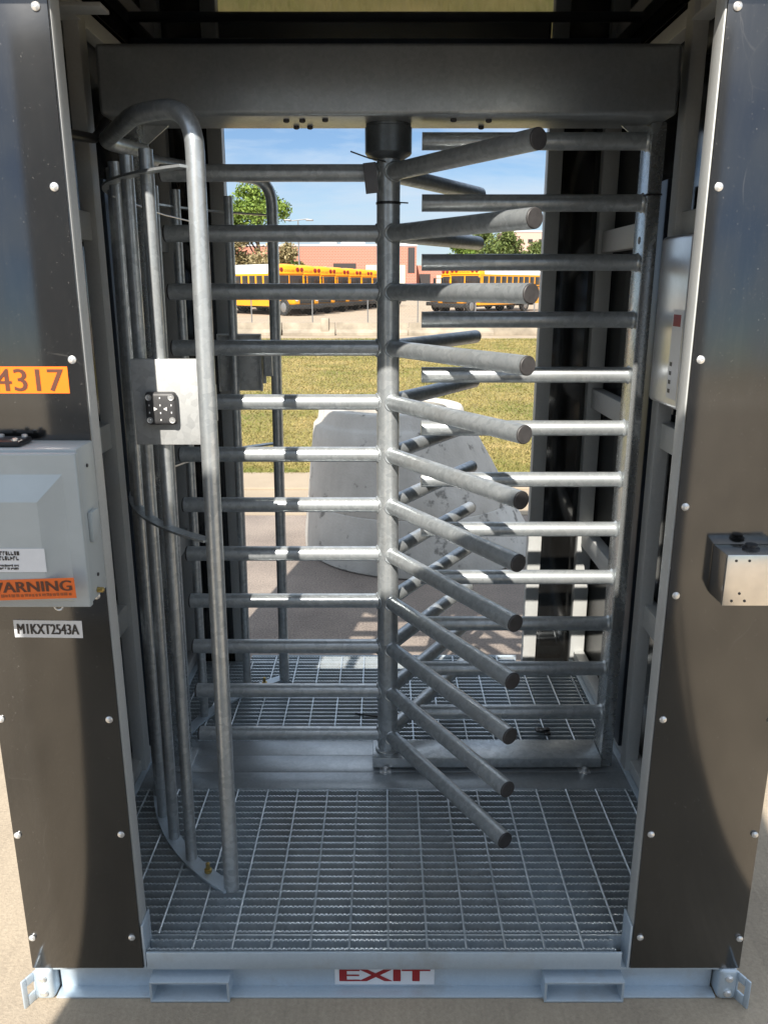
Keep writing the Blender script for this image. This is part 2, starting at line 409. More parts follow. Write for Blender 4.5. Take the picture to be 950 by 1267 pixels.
sheet('parking_lot', -90, 90, 36.0, 120.0, -0.004, M['lot'], 0.05)

rng = np.random.default_rng(3)
def grass_patch(n):
    # only the wedge seen through the doorway, denser close to the camera
    y = 6.06 + (27.0 - 6.06) * rng.random(n) ** 1.7
    half = 0.62 * (y + 1.7) * 0.55 + 1.2
    x = (rng.random(n) * 2 - 1) * half
    h = (0.012 + 0.02 * rng.random(n)) * (1 + 0.02 * y); w = (0.0028 + 0.003 * rng.random(n)) * (1 + 0.08 * y)
    a = rng.random(n) * np.pi; lean = 0.045 * (rng.random((n, 2)) - 0.5) * 2
    dx, dy = np.cos(a) * w, np.sin(a) * w; z0 = np.full(n, 0.004)
    v = np.stack([np.stack([x - dx, y - dy, z0], 1), np.stack([x + dx, y + dy, z0], 1),
                  np.stack([x + lean[:, 0], y + lean[:, 1], z0 + h], 1)], 1).reshape(-1, 3)
    me = bpy.data.meshes.new('grass'); me.vertices.add(3 * n); me.vertices.foreach_set('co', v.astype('f').ravel())
    me.loops.add(3 * n); me.loops.foreach_set('vertex_index', np.arange(3 * n, dtype='i'))
    me.polygons.add(n); me.polygons.foreach_set('loop_start', np.arange(0, 3 * n, 3, dtype='i'))
    me.materials.append(M['grass']); me.update(); me.validate()
    return me
g = link('grass', grass_patch(300000)); tag(g, 'dry yellow green lawn grass behind the kerb', 'grass', kind='stuff')

# ------------------------------------------------------------------ cabin
W = 0.913; DEP = 1.735; ZT = 2.62
cab = thing('turnstile_cabin', (0, 0.86, 0), 'black panelled turnstile cabin on a grey steel base with grating floor', 'cabin')
# base channels
bf = MB()
def channel(mb, y_web, dirn, x0=-W, x1=W):
    mb.box(x0, x1, y_web, y_web + 0.006 * dirn, 0.0, 0.098) if dirn > 0 else mb.box(x0, x1, y_web - 0.006, y_web, 0.0, 0.098)
c1 = MB(); c1.box(-0.86, 0.86, 0.036, 0.042, 0.006, 0.092); c1.box(-0.862, 0.862, 0.001, 0.042, 0.0005, 0.0065, 0.0015); c1.box(-0.862, 0.862, 0.004, 0.042, 0.092, 0.098)
for sx in (-0.735, 0.735):   # drain notch look: small tabs with cut-out
    pass
c1.build('base_channel', M['base'], cab)
c2 = MB(); c2.box(-0.86, 0.86, DEP - 0.042, DEP - 0.036, 0.006, 0.092); c2.box(-0.862, 0.862, DEP - 0.042, DEP - 0.001, 0.0005, 0.0065, 0.0015); c2.box(-0.862, 0.862, DEP - 0.042, DEP - 0.004, 0.092, 0.098)
c2.build('base_channel', M['base'], cab)
for s in (-1, 1):
    c = MB(); c.box(min(s * 0.868, s * 0.874), max(s * 0.868, s * 0.874), 0.045, DEP - 0.045, 0.006, 0.092)
    c.box(min(s * 0.868, s * 0.908), max(s * 0.868, s * 0.908), 0.05, DEP - 0.05, 0.0, 0.006)
    c.box(min(s * 0.868, s * 0.908), max(s * 0.868, s * 0.908), 0.05, DEP - 0.05, 0.092, 0.098)
    c.build('base_channel', M['base'], cab)
# sill angles front and rear
for y0, y1, ft in ((-0.001, 0.045, 0), (DEP - 0.045, DEP + 0.001, 1)):
    s_ = MB(); yf = (y0, y0 + 0.006) if not ft else (y1 - 0.006, y1)
    s_.box(-0.616, 0.606, yf[0], yf[1], 0.1, 0.149, 0.0015)
    s_.box(-0.616, 0.606, y0 + 0.006 if not ft else y0, y1 if not ft else y1 - 0.006, 0.1, 0.106)
    s_.build('sill', M['base'], cab)
# fork pockets: rectangular sleeves running front to back
for xc in (-0.509, 0.514):
    p = MB(); a, b_ = xc - 0.103, xc + 0.103; z0, z1, t = 0.0015, 0.066, 0.006; ya, yb = -0.012, DEP + 0.012
    p.box(a, b_, ya, yb, z1 - t, z1, 0.001); p.box(a, b_, ya, yb, z0, z0 + t, 0.001)
    p.box(a, a + t, ya + 0.0005, yb - 0.0005, z0 + t, z1 - t); p.box(b_ - t, b_, ya + 0.0005, yb - 0.0005, z0 + t, z1 - t)
    p.box(a, b_, 0.75, 0.756, z0 + t, z1 - t)
    p.build('fork_pocket', M['base'], cab)
# corner brackets with lifting ears and bolts
for sx in (-1, 1):
    for fy, sy in ((0.0, 1), (DEP, -1)):
        br = MB()
        xa, xb = sorted((sx * 0.864, sx * 0.912)); ya, yb = sorted((fy - sy * 0.004, fy + sy * 0.05))
        br.box(xa, xb, ya, yb, 0.0, 0.097, 0.012, seg=3)
        xa, xb = sorted((sx * 0.9125, sx * 0.9185)); ya, yb = sorted((fy - sy * 0.012, fy + sy * 0.05))
        rot = Matrix.Translation((sx * 0.913, fy, 0)) @ Matrix.Rotation(R(28) * sx * sy, 4, 'Z') @ Matrix.Translation((-sx * 0.913, -fy, 0))
        br.box(xa, xb, fy - 0.036, fy - 0.022, 0.0, 0.085, 0.002, mat=rot); br.box(xa, xb, fy - 0.022, fy - 0.0, 0.0, 0.030, 0.002, mat=rot)
        br.box(xa, xb, fy - 0.022, fy - 0.0, 0.060, 0.085, 0.002, mat=rot); br.box(xa, xb, fy - 0.0, fy + 0.022, 0.0, 0.085, 0.002, mat=rot)
        o = br.build('corner_bracket', M['base'], cab)
        if True:
            for z in (0.026, 0.072):
                b = MB(); b.lathe([(0.010, 0), (0.010, -0.005 * 1), (0.006, -0.008)], (sx * 0.888, fy - sy * 0.004, z), 'Y', 12) if sy > 0 else b.lathe([(0.010, 0), (0.010, 0.005), (0.006, 0.008)], (sx * 0.888, fy + 0.004, z), 'Y', 12)
                b.build('bolt', M['screw'], o)

# floor: two gratings and the solid plate between
def grating(y0, y1):
    g_ = MB(); n = int(round((y1 - y0) / 0.0302)); ys = [y0 + 0.008 + (y1 - y0 - 0.016) * i / n for i in range(n + 1)]
    X0, X1 = -0.853, 0.853; pitch = 0.0125
    for y in ys:
        x0, x1 = (-0.616, 0.606) if (y < 0.06 or y > DEP - 0.06) else (X0, X1)
        k = int((x1 - x0) / pitch)
        vs = []; fs = []; t = 0.0028
        xs = []
        for i in range(k):
            xs += [(x0 + i * pitch, 0.1478), (x0 + i * pitch + pitch * 0.56, 0.1478), (x0 + i * pitch + pitch * 0.66, 0.1452), (x0 + i * pitch + pitch * 0.9, 0.1452)]
        for (x, z) in xs: vs += [(x, y - t, z), (x, y + t, z), (x, y - t, 0.118), (x, y + t, 0.118)]
        for i in range(len(xs) - 1):
            a = i * 4; b = a + 4
            fs += [(a, b, b + 1, a + 1), (a + 2, b + 2, b, a), (a + 1, b + 1, b + 3, a + 3)]
        g_.add(vs, fs)
    j = -8
    while j <= 8:
        x = j * 0.1012 + 0.006
        ya, yb = (y0 + 0.004, y1 - 0.004) if abs(x) < 0.6 else (max(y0, 0.066), min(y1, DEP - 0.066))
        g_.tube([(x, ya, 0.1462), (x, yb, 0.1462)], 0.0034, 8)
        j += 1
    ya, yb = max(y0, 0.066), min(y1, DEP - 0.066)
    g_.box(X0 - 0.004, X0, ya, yb, 0.118, 0.148); g_.box(X1, X1 + 0.004, ya, yb, 0.118, 0.148)
    return g_
# (front bay is narrowed by the panel posts, but the grating itself runs wall to wall)
grating(0.007, 0.702).build('floor_grating', M['grate'], cab, smooth=False)
grating(1.003, 1.728).build('floor_grating', M['grate'], cab, smooth=False)
pl = MB(); pl.box(-0.855, 0.855, 0.706, 0.800, 0.138, 0.1485, 0.001); pl.box(-0.855, 0.855, 0.801, 0.906, 0.138, 0.1485, 0.001); pl.box(-0.855, 0.855, 0.907, 1.0, 0.138, 0.1485, 0.001)
pl.build('floor_plate', M['galv_sheet'], cab)
gb = MB()
for y in (0.062, 0.704, 1.001, 1.673): gb.box(-0.86, 0.86, y - 0.002, y + 0.002, 0.098, 0.1465)
gb.build('grating_support', M['grate'], cab)

# frame tubes
def tube_part(name, x0, x1, y0, y1, z0, z1, mat='frame', bev=0.004):
    return MB().box(x0, x1, y0, y1, z0, z1, bev).build(name, M[mat], cab)
for s in (-1, 1):
    def X(a, b): return sorted((s * a, s * b))
    jx = 0.6235 if s < 0 else 0.6275
    for (a, b, y0, y1) in ((jx, 0.673, 0.0065, 0.056), (0.855, 0.905, 0.0065, 0.056), (0.627, 0.685, DEP - 0.056, DEP - 0.0065), (0.842, 0.905, DEP - 0.056, DEP - 0.0065)):
        x0, x1 = X(a, b); tube_part('corner_post', x0, x1, y0, y1, 0.0985, ZT - 0.05)
    x0, x1 = X(0.841, 0.886); tube_part('wall_post', x0, x1, 0.80, 0.86, 0.149, ZT - 0.06)
    for z in (1.965, 1.348, 0.741):
        x0, x1 = X(0.857, 0.904); tube_part('wall_rail', x0, x1, 0.0565, DEP - 0.0565, z - 0.04, z + 0.04)
    x0, x1 = X(0.857, 0.904); tube_part('wall_rail', x0, x1, 0.0565, DEP - 0.0565, 0.1495, 0.198)
    x0, x1 = X(0.836, 0.8565); tube_part('kick_angle', x0, x1, 0.0565, DEP - 0.0565, 0.1495, 0.155, 'base', 0.001)
    x0, x1 = X(0.857, 0.904); tube_part('wall_rail', x0, x1, 0.0565, DEP - 0.0565, ZT - 0.11, ZT - 0.061)
    # thin dark guide sheet beside the rotor
    x0, x1 = X(0.838, 0.856); tube_part('guide_sheet', x0, x1, 0.885, 0.992, 0.2, 2.105, 'darkplate', 0.002)
    # foot gusset at front posts
    x0, x1 = X(jx - 0.006, jx - 0.0005); tube_part('post_gusset', x0, x1, 0.0, 0.06, 0.1005, 0.232, 'base', 0.001)
for y in (0.03, DEP - 0.03):
    tube_part('roof_rail', -0.905, 0.905, y - 0.024, y + 0.024, ZT - 0.0495, ZT - 0.003)
tube_part('roof_purlin', -0.853, 0.853, 1.33, 1.35, 2.566, 2.595, 'darkplate')
# doorway headers front/back
MB().box(-0.624, 0.624, 0.0005, 0.0065, 2.36, ZT - 0.002).build('header_panel', M['panel'], cab)
MB().box(-0.626, 0.626, DEP - 0.0065, DEP - 0.0005, 2.455, ZT - 0.002).build('header_panel', M['panel'], cab)
# roof with overhang
rf = MB(); rf.box(-W - 0.02, W + 0.02, -0.16, DEP + 0.05, ZT, ZT + 0.012)
rf.build('roof_panel', M['ceiling'], cab)
rc = MB()
rc.box(-W - 0.025, W + 0.025, -0.168, -0.16, 2.45, ZT + 0.016, 0.001)
for s in (-1, 1):
    x0, x1 = sorted((s * (W + 0.02), s * (W + 0.026))); rc.box(x0, x1, -0.16, DEP + 0.05, ZT - 0.06, ZT + 0.016)
rc.box(-W - 0.025, W + 0.025, DEP + 0.05, DEP + 0.056, ZT - 0.06, ZT + 0.016)
rc.build('roof_trim', M['frame'], cab)
# panels + screws
def screw_mb(x, y, z, d=-1, ax='Y', r=0.0088):
    b = MB(); b.lathe([(r, 0), (r * 0.95, 0.002 * d), (r * 0.62, 0.0042 * d), (r * 0.22, 0.0048 * d), (r * 0.2, 0.0036 * d), (0.0006, 0.0036 * d)], (x, y, z), ax, 14); return b
SZ = [0.197, 0.505, 0.820, 1.131, 1.337 + 0.0, 1.652, 1.985, 2.297, 2.52]
for s in (-1, 1):
    x0, x1 = sorted((s * (0.6265 if s < 0 else 0.6305), s * W))
    pn = MB().box(x0, x1, 0.0, 0.006, 0.1, ZT - 0.004, 0.0012).build('wall_panel', M['panel'], cab)
    for i, z in enumerate(SZ):
        if s < 0 and i == 4: continue
        screw_mb(s * 0.648, -0.0004, z).build('screw', M['screw'], pn)
        if i != 4: screw_mb(s * 0.902, -0.0004, z + random.uniform(-0.004, 0.004)).build('screw', M['screw'], pn)
    pn = MB().box(x0, x1, DEP - 0.006, DEP, 0.1, ZT - 0.004, 0.0012).build('wall_panel', M['panel'], cab)
    for z in SZ[:4] + SZ[5:]:
        screw_mb(s * 0.648, DEP + 0.0004, z, 1).build('screw', M['screw'], pn)
        screw_mb(s * 0.902, DEP + 0.0004, z, 1).build('screw', M['screw'], pn)
    x0, x1 = sorted((s * 0.906, s * W))
    pn = MB().box(x0, x1, 0.0065, DEP - 0.0065, 0.1, ZT - 0.004, 0.0012).build('wall_panel', M['panel'], cab)
    for z in SZ[:4] + SZ[5:]:
        for y in (0.03, 0.83, DEP - 0.03):
            screw_mb(s * (W + 0.0004), y, z, s, 'X').build('screw', M['screw'], pn)

# ------------------------------------------------------------------ turnstile frame
RX, RY = 0.008, 0.873
PR = 0.0245
tf = thing('full_height_turnstile', (RX, RY, 0.1485), 'galvanised full height turnstile with header beam, fixed comb bars and curved guards', 'turnstile')
bmx = MB().box(-0.787, 0.802, 0.742, 0.948, 2.25, 2.43, 0.014, seg=3)
beam = bmx.build('header_beam', M['galv_sheet'], tf)
for (x, y) in ((-0.28, 0.80), (-0.235, 0.80), (-0.262, 0.90), (-0.222, 0.90), (0.29, 0.80), (0.28, 0.90), (0.19, 0.79), (-0.17, 0.79)):
    MB().lathe([(0.0085, 0.002), (0.0085, -0.006), (0.005, -0.008)], (x, y, 2.2495), 'Z', 6).build('bolt_head', M['cap'], beam)
# side posts (right carries the comb, left carries the guards)
for (x0, x1, lab) in ((0.762, 0.803, 'comb'), (-0.748, -0.707, 'guard')):
    p = MB(); p.box(x0, x1, 0.828, 0.93, 0.1495 if lab == 'guard' else 0.151, 2.2495, 0.004)
    post = p.build('side_post', M['galv_post'], tf)
    ft = MB(); ft.box(x0 - 0.02, x1 + 0.02, 0.80, 0.95, 0.149, 0.1545, 0.002)
    if lab == 'guard': ft.build('foot_plate', M['galv'], post)
    tp = MB(); s = -1 if x0 > 0 else 1
    xa, xb = sorted(((x0 if s < 0 else x1) , (x0 if s < 0 else x1) + s * 0.075))
    tp.add([(xa if s > 0 else xb, 0.88, 2.2485), (xb if s > 0 else xa, 0.88, 2.2485), (xa if s > 0 else xb, 0.88, 2.19), (xa if s > 0 else xb, 0.886, 2.2485), (xb if s > 0 else xa, 0.886, 2.2485), (xa if s > 0 else xb, 0.886, 2.19)],
           [(0, 1, 2), (5, 4, 3), (0, 3, 4, 1), (1, 4, 5, 2), (2, 5, 3, 0)])
    tp.build('gusset', M['galv'], post)
    for z in (1.93,):
        xh = x0 - 0.0006 if x0 > 0 else x1 + 0.0006
        MB().lathe([(0.011, 0), (0.011, -0.0005 if x0 > 0 else 0.0005)], (xh, 0.868, z), 'X', 14).build('bolt_hole', M['cap'], post)
zt = MB(); zt.strip([(0.760, 0.826, 2.055), (0.805, 0.826, 2.055)], 0.0025, 0.005); zt.strip([(0.760, 0.826, 2.055), (0.760, 0.932, 2.052)], 0.0025, 0.005)
zt.build('cable_tie', M['black_plastic'], tf)
# comb bars
for i in range(12):
    z = 2.205 - i * 0.1691
    b = MB(); x_end = 0.106 + 0.0016 * i
    b.tube([(0.763, RY, z), (x_end, RY, z)], PR, 24, capmi=0)
    b.lathe([(PR + 0.0045, -0.0015), (PR + 0.002, -0.004), (PR, -0.008)], (0.7635, RY, z), 'X', 24)
    b.build('comb_bar', M['galv'], tf)
base = MB().box(-0.045, 0.7615, 0.812, 0.933, 0.158, 0.196, 0.004)
base.build('base_tube', M['galv'], tf)
for x in (0.0, 0.70):
    bl = MB(); bl.lathe([(0.014, 0.0), (0.014, 0.006), (0.009, 0.008), (0.009, 0.02), (0.004, 0.022)], (x, 0.798, 0.1485), 'Z', 12)
    bl.box(x - 0.02, x + 0.02, 0.79, 0.83, 0.1487, 0.153, 0.001)
    bl.build('anchor_bolt', M['screw'], tf)
# bearing collar under the beam
cl = MB(); cl.lathe([(0.066, 2.2495), (0.066, 2.242), (0.0685, 2.24), (0.0685, 2.172), (0.064, 2.166), (0.05, 2.158), (0.046, 2.155)], (RX, RY, 0), 'Z', 40)
cl.build('bearing_collar', M['collar'], tf)

def guard(sy):
    """curved guard on the left of the rotor; sy=1 front half, -1 mirrored to the rear"""
    yc = 0.86
    def P(x, y, z): return (x, yc - (yc - y) * sy, z)
    gd = MB(); pts = [P(-0.437, 0.228, 0.152), P(-0.418, 0.228, 2.175), P(-0.575, 0.335, 2.178), P(-0.765, 0.70, 2.178), P(-0.735, 0.80, 2.178), P(-0.705, 0.87, 2.178)]
    if sy < 0: pts = pts[:4] + [P(-0.735, 0.79, 2.178)]
    gd.tube(rounded(pts, [0, 0.095, 0.06, 0.05, 0.04, 0], 8), 0.0212, 20)
    gp = gd.build('guard_loop', M['galv'], tf)
    spots = [(-0.577, 0.345), (-0.652, 0.44), (-0.715, 0.548), (-0.757, 0.66)]
    for (x, y) in spots:
        q = MB(); px, py, _ = P(x, y, 0)
        q.tube([(px, py, 0.158), (px + 0.018, py, 2.105)], 0.0165, 16)
        q.build('guard_pipe', M['galv'], tf)
    arc = []
    a0 = math.atan2(0.228 - RY, -0.437 - RX); a1 = R(180 + 6)
    for k in range(15):
        a = a0 + (a1 + 0 - (a0 + 2 * math.pi if a0 < 0 else a0)) * k / 14 if a0 >= 0 else (a0 + 2 * math.pi) + (a1 - (a0 + 2 * math.pi)) * k / 14
        rr = 0.792
        arc.append((RX + rr * math.cos(a), RY + rr * math.sin(a)))
    for z, w, h in ((2.052, 0.030, 0.006), (1.19, 0.030, 0.006)):
        s_ = MB(); s_.strip([P(x, y, z) for x, y in arc], w, h); s_.build('guard_band', M['galv'], tf)
    s_ = MB(); s_.strip([P(x, y, 0.1545) for x, y in arc], 0.042, 0.008); s_.build('guard_band', M['base'], tf)
    b = MB(); bx, by, _ = P(-0.515, 0.285, 0)
    b.lathe([(0.004, 0.15), (0.004, 0.159), (0.011, 0.16), (0.011, 0.168), (0.006, 0.169), (0.006, 0.188), (0.003, 0.189)], (bx, by, 0), 'Z', 10); b.build('anchor_bolt', M['brass'], tf)
    # mounting plate for the reader, tab clamped to the loop
    ya = 0.315; m = MB()
    f = lambda u, v: tuple(sorted((P(0, u, 0)[1], P(0, v, 0)[1])))
    y0, y1 = f(ya, ya + 0.005); m.box(-0.627, -0.465, y0, y1, 1.413, 1.625, 0.0015)
    y0, y1 = f(ya - 0.002, ya + 0.004); m.box(-0.4645, -0.452, y0, y1, 1.44, 1.595, 0.001)
    y0, y1 = f(ya + 0.0055, ya + 0.03); m.box(-0.627, -0.622, y0, y1, 1.413, 1.625); m.box(-0.470, -0.465, y0, y1, 1.413, 1.625); m.box(-0.452, -0.425, y0, y1, 1.47, 1.56)
    m.box(-0.6215, -0.4705, y0, y1, 1.6195, 1.625)
    m.build('reader_plate', M['galv_bracket'], tf)
guard(1); guard(-1)
# thin tie wire between the guards
w = MB(); w.tube([(-0.70, 0.52, 2.02), (-0.67, 0.9, 2.005), (-0.60, 1.2, 1.995), (-0.45, 1.49, 1.99)], 0.0022, 6); w.build('tie_wire', M['screw'], tf)

# ------------------------------------------------------------------ rotor
rt = thing('turnstile_rotor', (RX, RY, 0.197), 'galvanised rotor, centre post with three columns of twelve pipe arms', 'rotor')
cp = MB(); cp.tube([(RX, RY, 0.197), (RX, RY, 2.17)], 0.0352, 32); cp.lathe([(0.044, 0.197), (0.044, 0.203), (0.036, 0.208)], (RX, RY, 0), 'Z', 28)
cpo = cp.build('centre_post', M['galv'], rt)
for ang in (180, -60, 60):
    a = R(ang); d = Vector((math.cos(a), math.sin(a), 0))
    for i in range(12):
        z = 2.119 - i * 0.1690
        c = Vector((RX, RY, z)); m = MB()
        m.tube([c + d * 0.03, c + d * 0.668], PR, 24)
        # weld bead where the arm meets the post
        bead = []
        for k in range(24):
            t = 2 * math.pi * k / 24; side = Vector((-d.y, d.x, 0)) * math.cos(t) * 0.0255; up = Vector((0, 0, 1)) * math.sin(t) * 0.0255
            off = math.sqrt(max(0.0352 ** 2 - (0.0255 * math.cos(t)) ** 2, 0)); bead.append(c + side + up + d * (off + 0.001))
        bead.append(bead[0]); m.tube(bead, 0.0038, 6, cap=False)
        ao = m.build('arm', M['galv'], rt)
        e = MB(); e.tube([c + d * 0.6682, c + d * 0.6715, c + d * 0.6735], 0, 24, radii=[PR * 0.985, PR * 0.985, PR * 0.9]); e.build('end_cap', M['cap'], ao)

# tag zip-tied to the rotor post
tg = thing('hanging_tag', (-0.04, 0.83, 2.10), 'small dark grey tag hanging by a black tie below the bearing collar', 'tag')
t_ = MB(); rot = Matrix.Translation((-0.043, 0.828, 2.10)) @ Matrix.Rotation(R(-6), 4, 'Y')
t_.box(-0.019, 0.019, -0.0015, 0.0015, -0.042, 0.042, 0.001, mat=rot); t_.build('tag_plate', M['grey_tag'], tg)
t_ = MB(); t_.tube([(-0.10, 0.80, 2.167), (-0.045, 0.826, 2.152), (0.0, 0.836, 2.145)], 0.0022, 6); t_.build('tie', M['black_plastic'], tg)
zt = MB(); zt.lathe([(0.0358, -0.004), (0.0372, -0.003), (0.0372, 0.003), (0.0358, 0.004)], (RX, RY, 2.035), 'Z', 24); zt.tube([(RX + 0.03, 0.846, 2.035), (RX + 0.058, 0.84, 2.033)], 0.0022, 6)
tag(zt.build('cable_tie', M['black_plastic']), 'black cable tie round the rotor post above the second arms', 'cable tie')

# ------------------------------------------------------------------ fittings on the cabin
def reader(y, sy, label):
    t = thing('card_reader', (-0.5545, y, 1.466), label, 'card reader', 'square card readers on the guard plates')
    m = MB(); y0, y1 = sorted((y, y - 0.024 * sy)); m.box(-0.593, -0.516, y0, y1, 1.466, 1.548, 0.010, seg=3); m.build('housing', M['reader'], t)
    yf = y - 0.0245 * sy; d = -sy
    for x in (-0.582, -0.527):
        for z in (1.479, 1.535):
            MB().lathe([(0.0078, 0), (0.0078, 0.0008 * d), (0.0066, 0.0008 * d), (0.0060, 0.0004 * d), (0.0035, 0.0004 * d), (0.0026, 0.0012 * d)], (x, yf, z), 'Y', 14).build('screw', M['screw'], t)
    k = MB(); cx, cz = -0.5545, 1.507
    for s in (-1, 1):
        k.add([(cx + s * 0.016, yf + d * 0.0003, cz + 0.005), (cx + s * 0.016, yf + d * 0.0003, cz - 0.005), (cx + s * 0.007, yf + d * 0.0003, cz)], [(0, 1, 2)])
    for (dx, dz) in ((0, 0.027), (0, -0.027), (-0.027, 0.009), (0.027, 0.009), (-0.027, -0.009), (0.027, -0.009), (0, 0.009), (0, -0.010)):
        k.box(cx + dx - 0.0013, cx + dx + 0.0013, *sorted((yf + d * 0.0002, yf + d * 0.0006)), cz + dz - 0.0022, cz + dz + 0.0022)
    k.build('dial_marks', M['white_ink'], t)
reader(0.3148, 1, 'black square card reader on the bright plate clamped to the near guard pipe')
reader(2 * 0.86 - 0.3148, -1, 'black card reader on the rear guard plate, its back turned to the camera')

# electrical enclosure on left panel
en = thing('electrical_enclosure', (-0.785, -0.06, 1.15), 'grey steel electrical enclosure with a raised door, on the left black panel', 'enclosure')
eb = MB().box(-0.96, -0.622, -0.098, -0.0012, 1.152, 1.484, 0.004); body = eb.build('body', M['enclosure'], en)
dr = MB().box(-0.958, -0.618, -0.116, -0.099, 1.150, 1.478, 0.0035)
ox0, ox1, oz0, oz1 = -0.93, -0.648, 1.165, 1.436; ix0, ix1, iz0, iz1 = -0.90, -0.692, 1.20, 1.386
dr.add([(ox0, -0.1158, oz0), (ox1, -0.1158, oz0), (ox1, -0.1158, oz1), (ox0, -0.1158, oz1), (ix0, -0.146, iz0), (ix1, -0.146, iz0), (ix1, -0.146, iz1), (ix0, -0.146, iz1)],
       [(4, 5, 6, 7), (0, 1, 5, 4), (1, 2, 6, 5), (2, 3, 7, 6), (3, 0, 4, 7)])
dro = dr.build('door', M['enclosure'], en, angle=20)
for z in (1.20, 1.44):
    MB().lathe([(0.004, 0), (0.004, 0.002), (0.002, 0.003)], (-0.6217, -0.05, z), 'X', 10).build('side_screw', M['cap'], en)
lt = MB().box(-0.622, -0.612, -0.075, -0.035, 1.28, 1.345, 0.003); lt.build('latch', M['enclosure'], en)
MB().lathe([(0.006, 0), (0.006, 0.012), (0.004, 0.014)], (-0.6215, -0.06, 1.168), 'X', 10).build('latch_screw', M['brass'], en)
hp = MB(); hp.tube([(-0.69 + 0.009 * math.cos(t), -0.105, 1.149 + 0.009 * math.sin(t)) for t in np.linspace(math.pi, 2 * math.pi, 9)], 0.0022, 8); hp.build('padlock_loop', M['screw'], en)
# bevelled lid on the corner + cable gland cover with bolts on top
gl = MB().box(-0.93, -0.74, -0.085, -0.02, 1.4845, 1.497, 0.005); glo = gl.build('gland_cover', M['black_plastic'], en)
for (x, y) in ((-0.752, -0.075), (-0.752, -0.03), (-0.79, -0.078), (-0.80, -0.03)):
    MB().lathe([(0.006, 0), (0.006, 0.005), (0.003, 0.006)], (x, y, 1.4965), 'Z', 10).build('bolt', M['screw'], glo)

def sign(name, x0, x1, y, z0, z1, mat, label, cat, rz=0, group=None):
    t = thing(name, ((x0 + x1) / 2, y, (z0 + z1) / 2), label, cat, group)
    MB().box(x0, x1, y, y + 0.0008, z0, z1).build('sticker_sheet', mat, t)
    return t
def roll(t, deg): t.rotation_euler = (0, R(deg), 0)
# warning sticker at the door's lower right
ws = sign('warning_sticker', -0.86, -0.634, -0.1475, 1.180, 1.224, M['orange_red'], 'orange WARNING sticker along the bottom of the grey enclosure door', 'sticker')
text_mesh('WARNING', 'lettering', M['ink_brown'], 0.178, 0.0225, (-0.819, -0.1481, 1.1965), 'front', ws, bold=0.0013)
sm = MB(); x = -0.85
while x < -0.645:
    wd = random.uniform(0.003, 0.008); sm.box(x, x + wd, -0.1483, -0.1477, 1.186 + random.uniform(0, 0.001), 1.1915 + random.uniform(0, 0.0012)); x += wd + random.uniform(0.0012, 0.0035)
sm.build('small_print', M['ink_small'], ws)
roll(ws, -2.0)
wl = sign('white_label', -0.80, -0.688, -0.1472, 1.240, 1.290, M['white_label'], 'white printed label above the orange warning sticker on the enclosure door', 'label')
sm = MB()
for (zz, hh) in ((1.276, 0.008), (1.2655, 0.008), (1.252, 0.004), (1.2455, 0.004)):
    x = -0.797
    while x < -0.742:
        wd = hh * random.uniform(0.35, 0.6); a = random.choice((0, 0, 0.3)); 
        sm.box(x, x + wd, -0.1480, -0.1474, zz + hh * random.choice((0, 0.75)), zz + hh * random.choice((0.25, 1.0)) + 0.0006)
        sm.box(x, x + 0.0012, -0.1482, -0.1476, zz + hh * a, zz + hh); x += wd + hh * 0.22 + (hh * 0.5 if random.random() < 0.18 else 0)
sm.build('small_print', M['ink'], wl)
# orange number and asset tag on the panel
os_ = sign('number_sticker', -0.86, -0.660, -0.0012, 1.583, 1.638, M['orange'], 'bright orange sticker numbered 4317 on the upper left black panel', 'sticker')
text_mesh('4317', 'lettering', M['ink_brown'], 0.142, 0.046, (-0.812, -0.0018, 1.5875), 'front', os_, bold=0.0012)
ms = sign('asset_label', -0.842, -0.688, -0.0012, 1.029, 1.071, M['white_label'], 'white label reading M1KXT2543A below the grey enclosure', 'label')
text_mesh('M1KXT2543A', 'lettering', M['ink'], 0.138, 0.025, (-0.834, -0.0018, 1.0375), 'front', ms, bold=0.0012)
roll(ms, 0.8)
ex = sign('exit_sign', -0.135, 0.128, 0.0345, 0.012, 0.068, M['white_label'], 'white EXIT sign with red letters on the base channel', 'sign')
text_mesh('EXIT', 'lettering', M['red_ink'], 0.232, 0.038, (-0.119, 0.0339, 0.0235), 'front', ex, bold=0.0042)

# small metal reader box on the right panel
rb = thing('junction_box', (0.80, -0.04, 1.135), 'bright galvanised junction box with black gland on the right black panel', 'junction box')
bb = MB().box(0.7185, 0.875, -0.073, -0.001, 1.139, 1.252, 0.0025); bb.build('body', M['stainless'], rb)
ff = MB().box(0.7185, 0.875, -0.0775, -0.0735, 1.138, 1.253, 0.0012); fo = ff.build('cover_plate', M['stainless'], rb)
for (x, z) in ((0.738, 1.24), (0.766, 1.24), (0.738, 1.149), (0.766, 1.149), (0.753, 1.166), (0.85, 1.24), (0.85, 1.149)):
    MB().lathe([(0.003, 0), (0.003, -0.0008), (0.002, -0.001)], (x, -0.0776, z), 'Y', 10).build('screw', M['cap'], fo)
MB().lathe([(0.018, 0), (0.018, 0.004), (0.013, 0.006), (0.013, 0.012), (0.008, 0.013)], (0.785, -0.037, 1.2521), 'Z', 18).build('cable_gland', M['black_plastic'], rb)

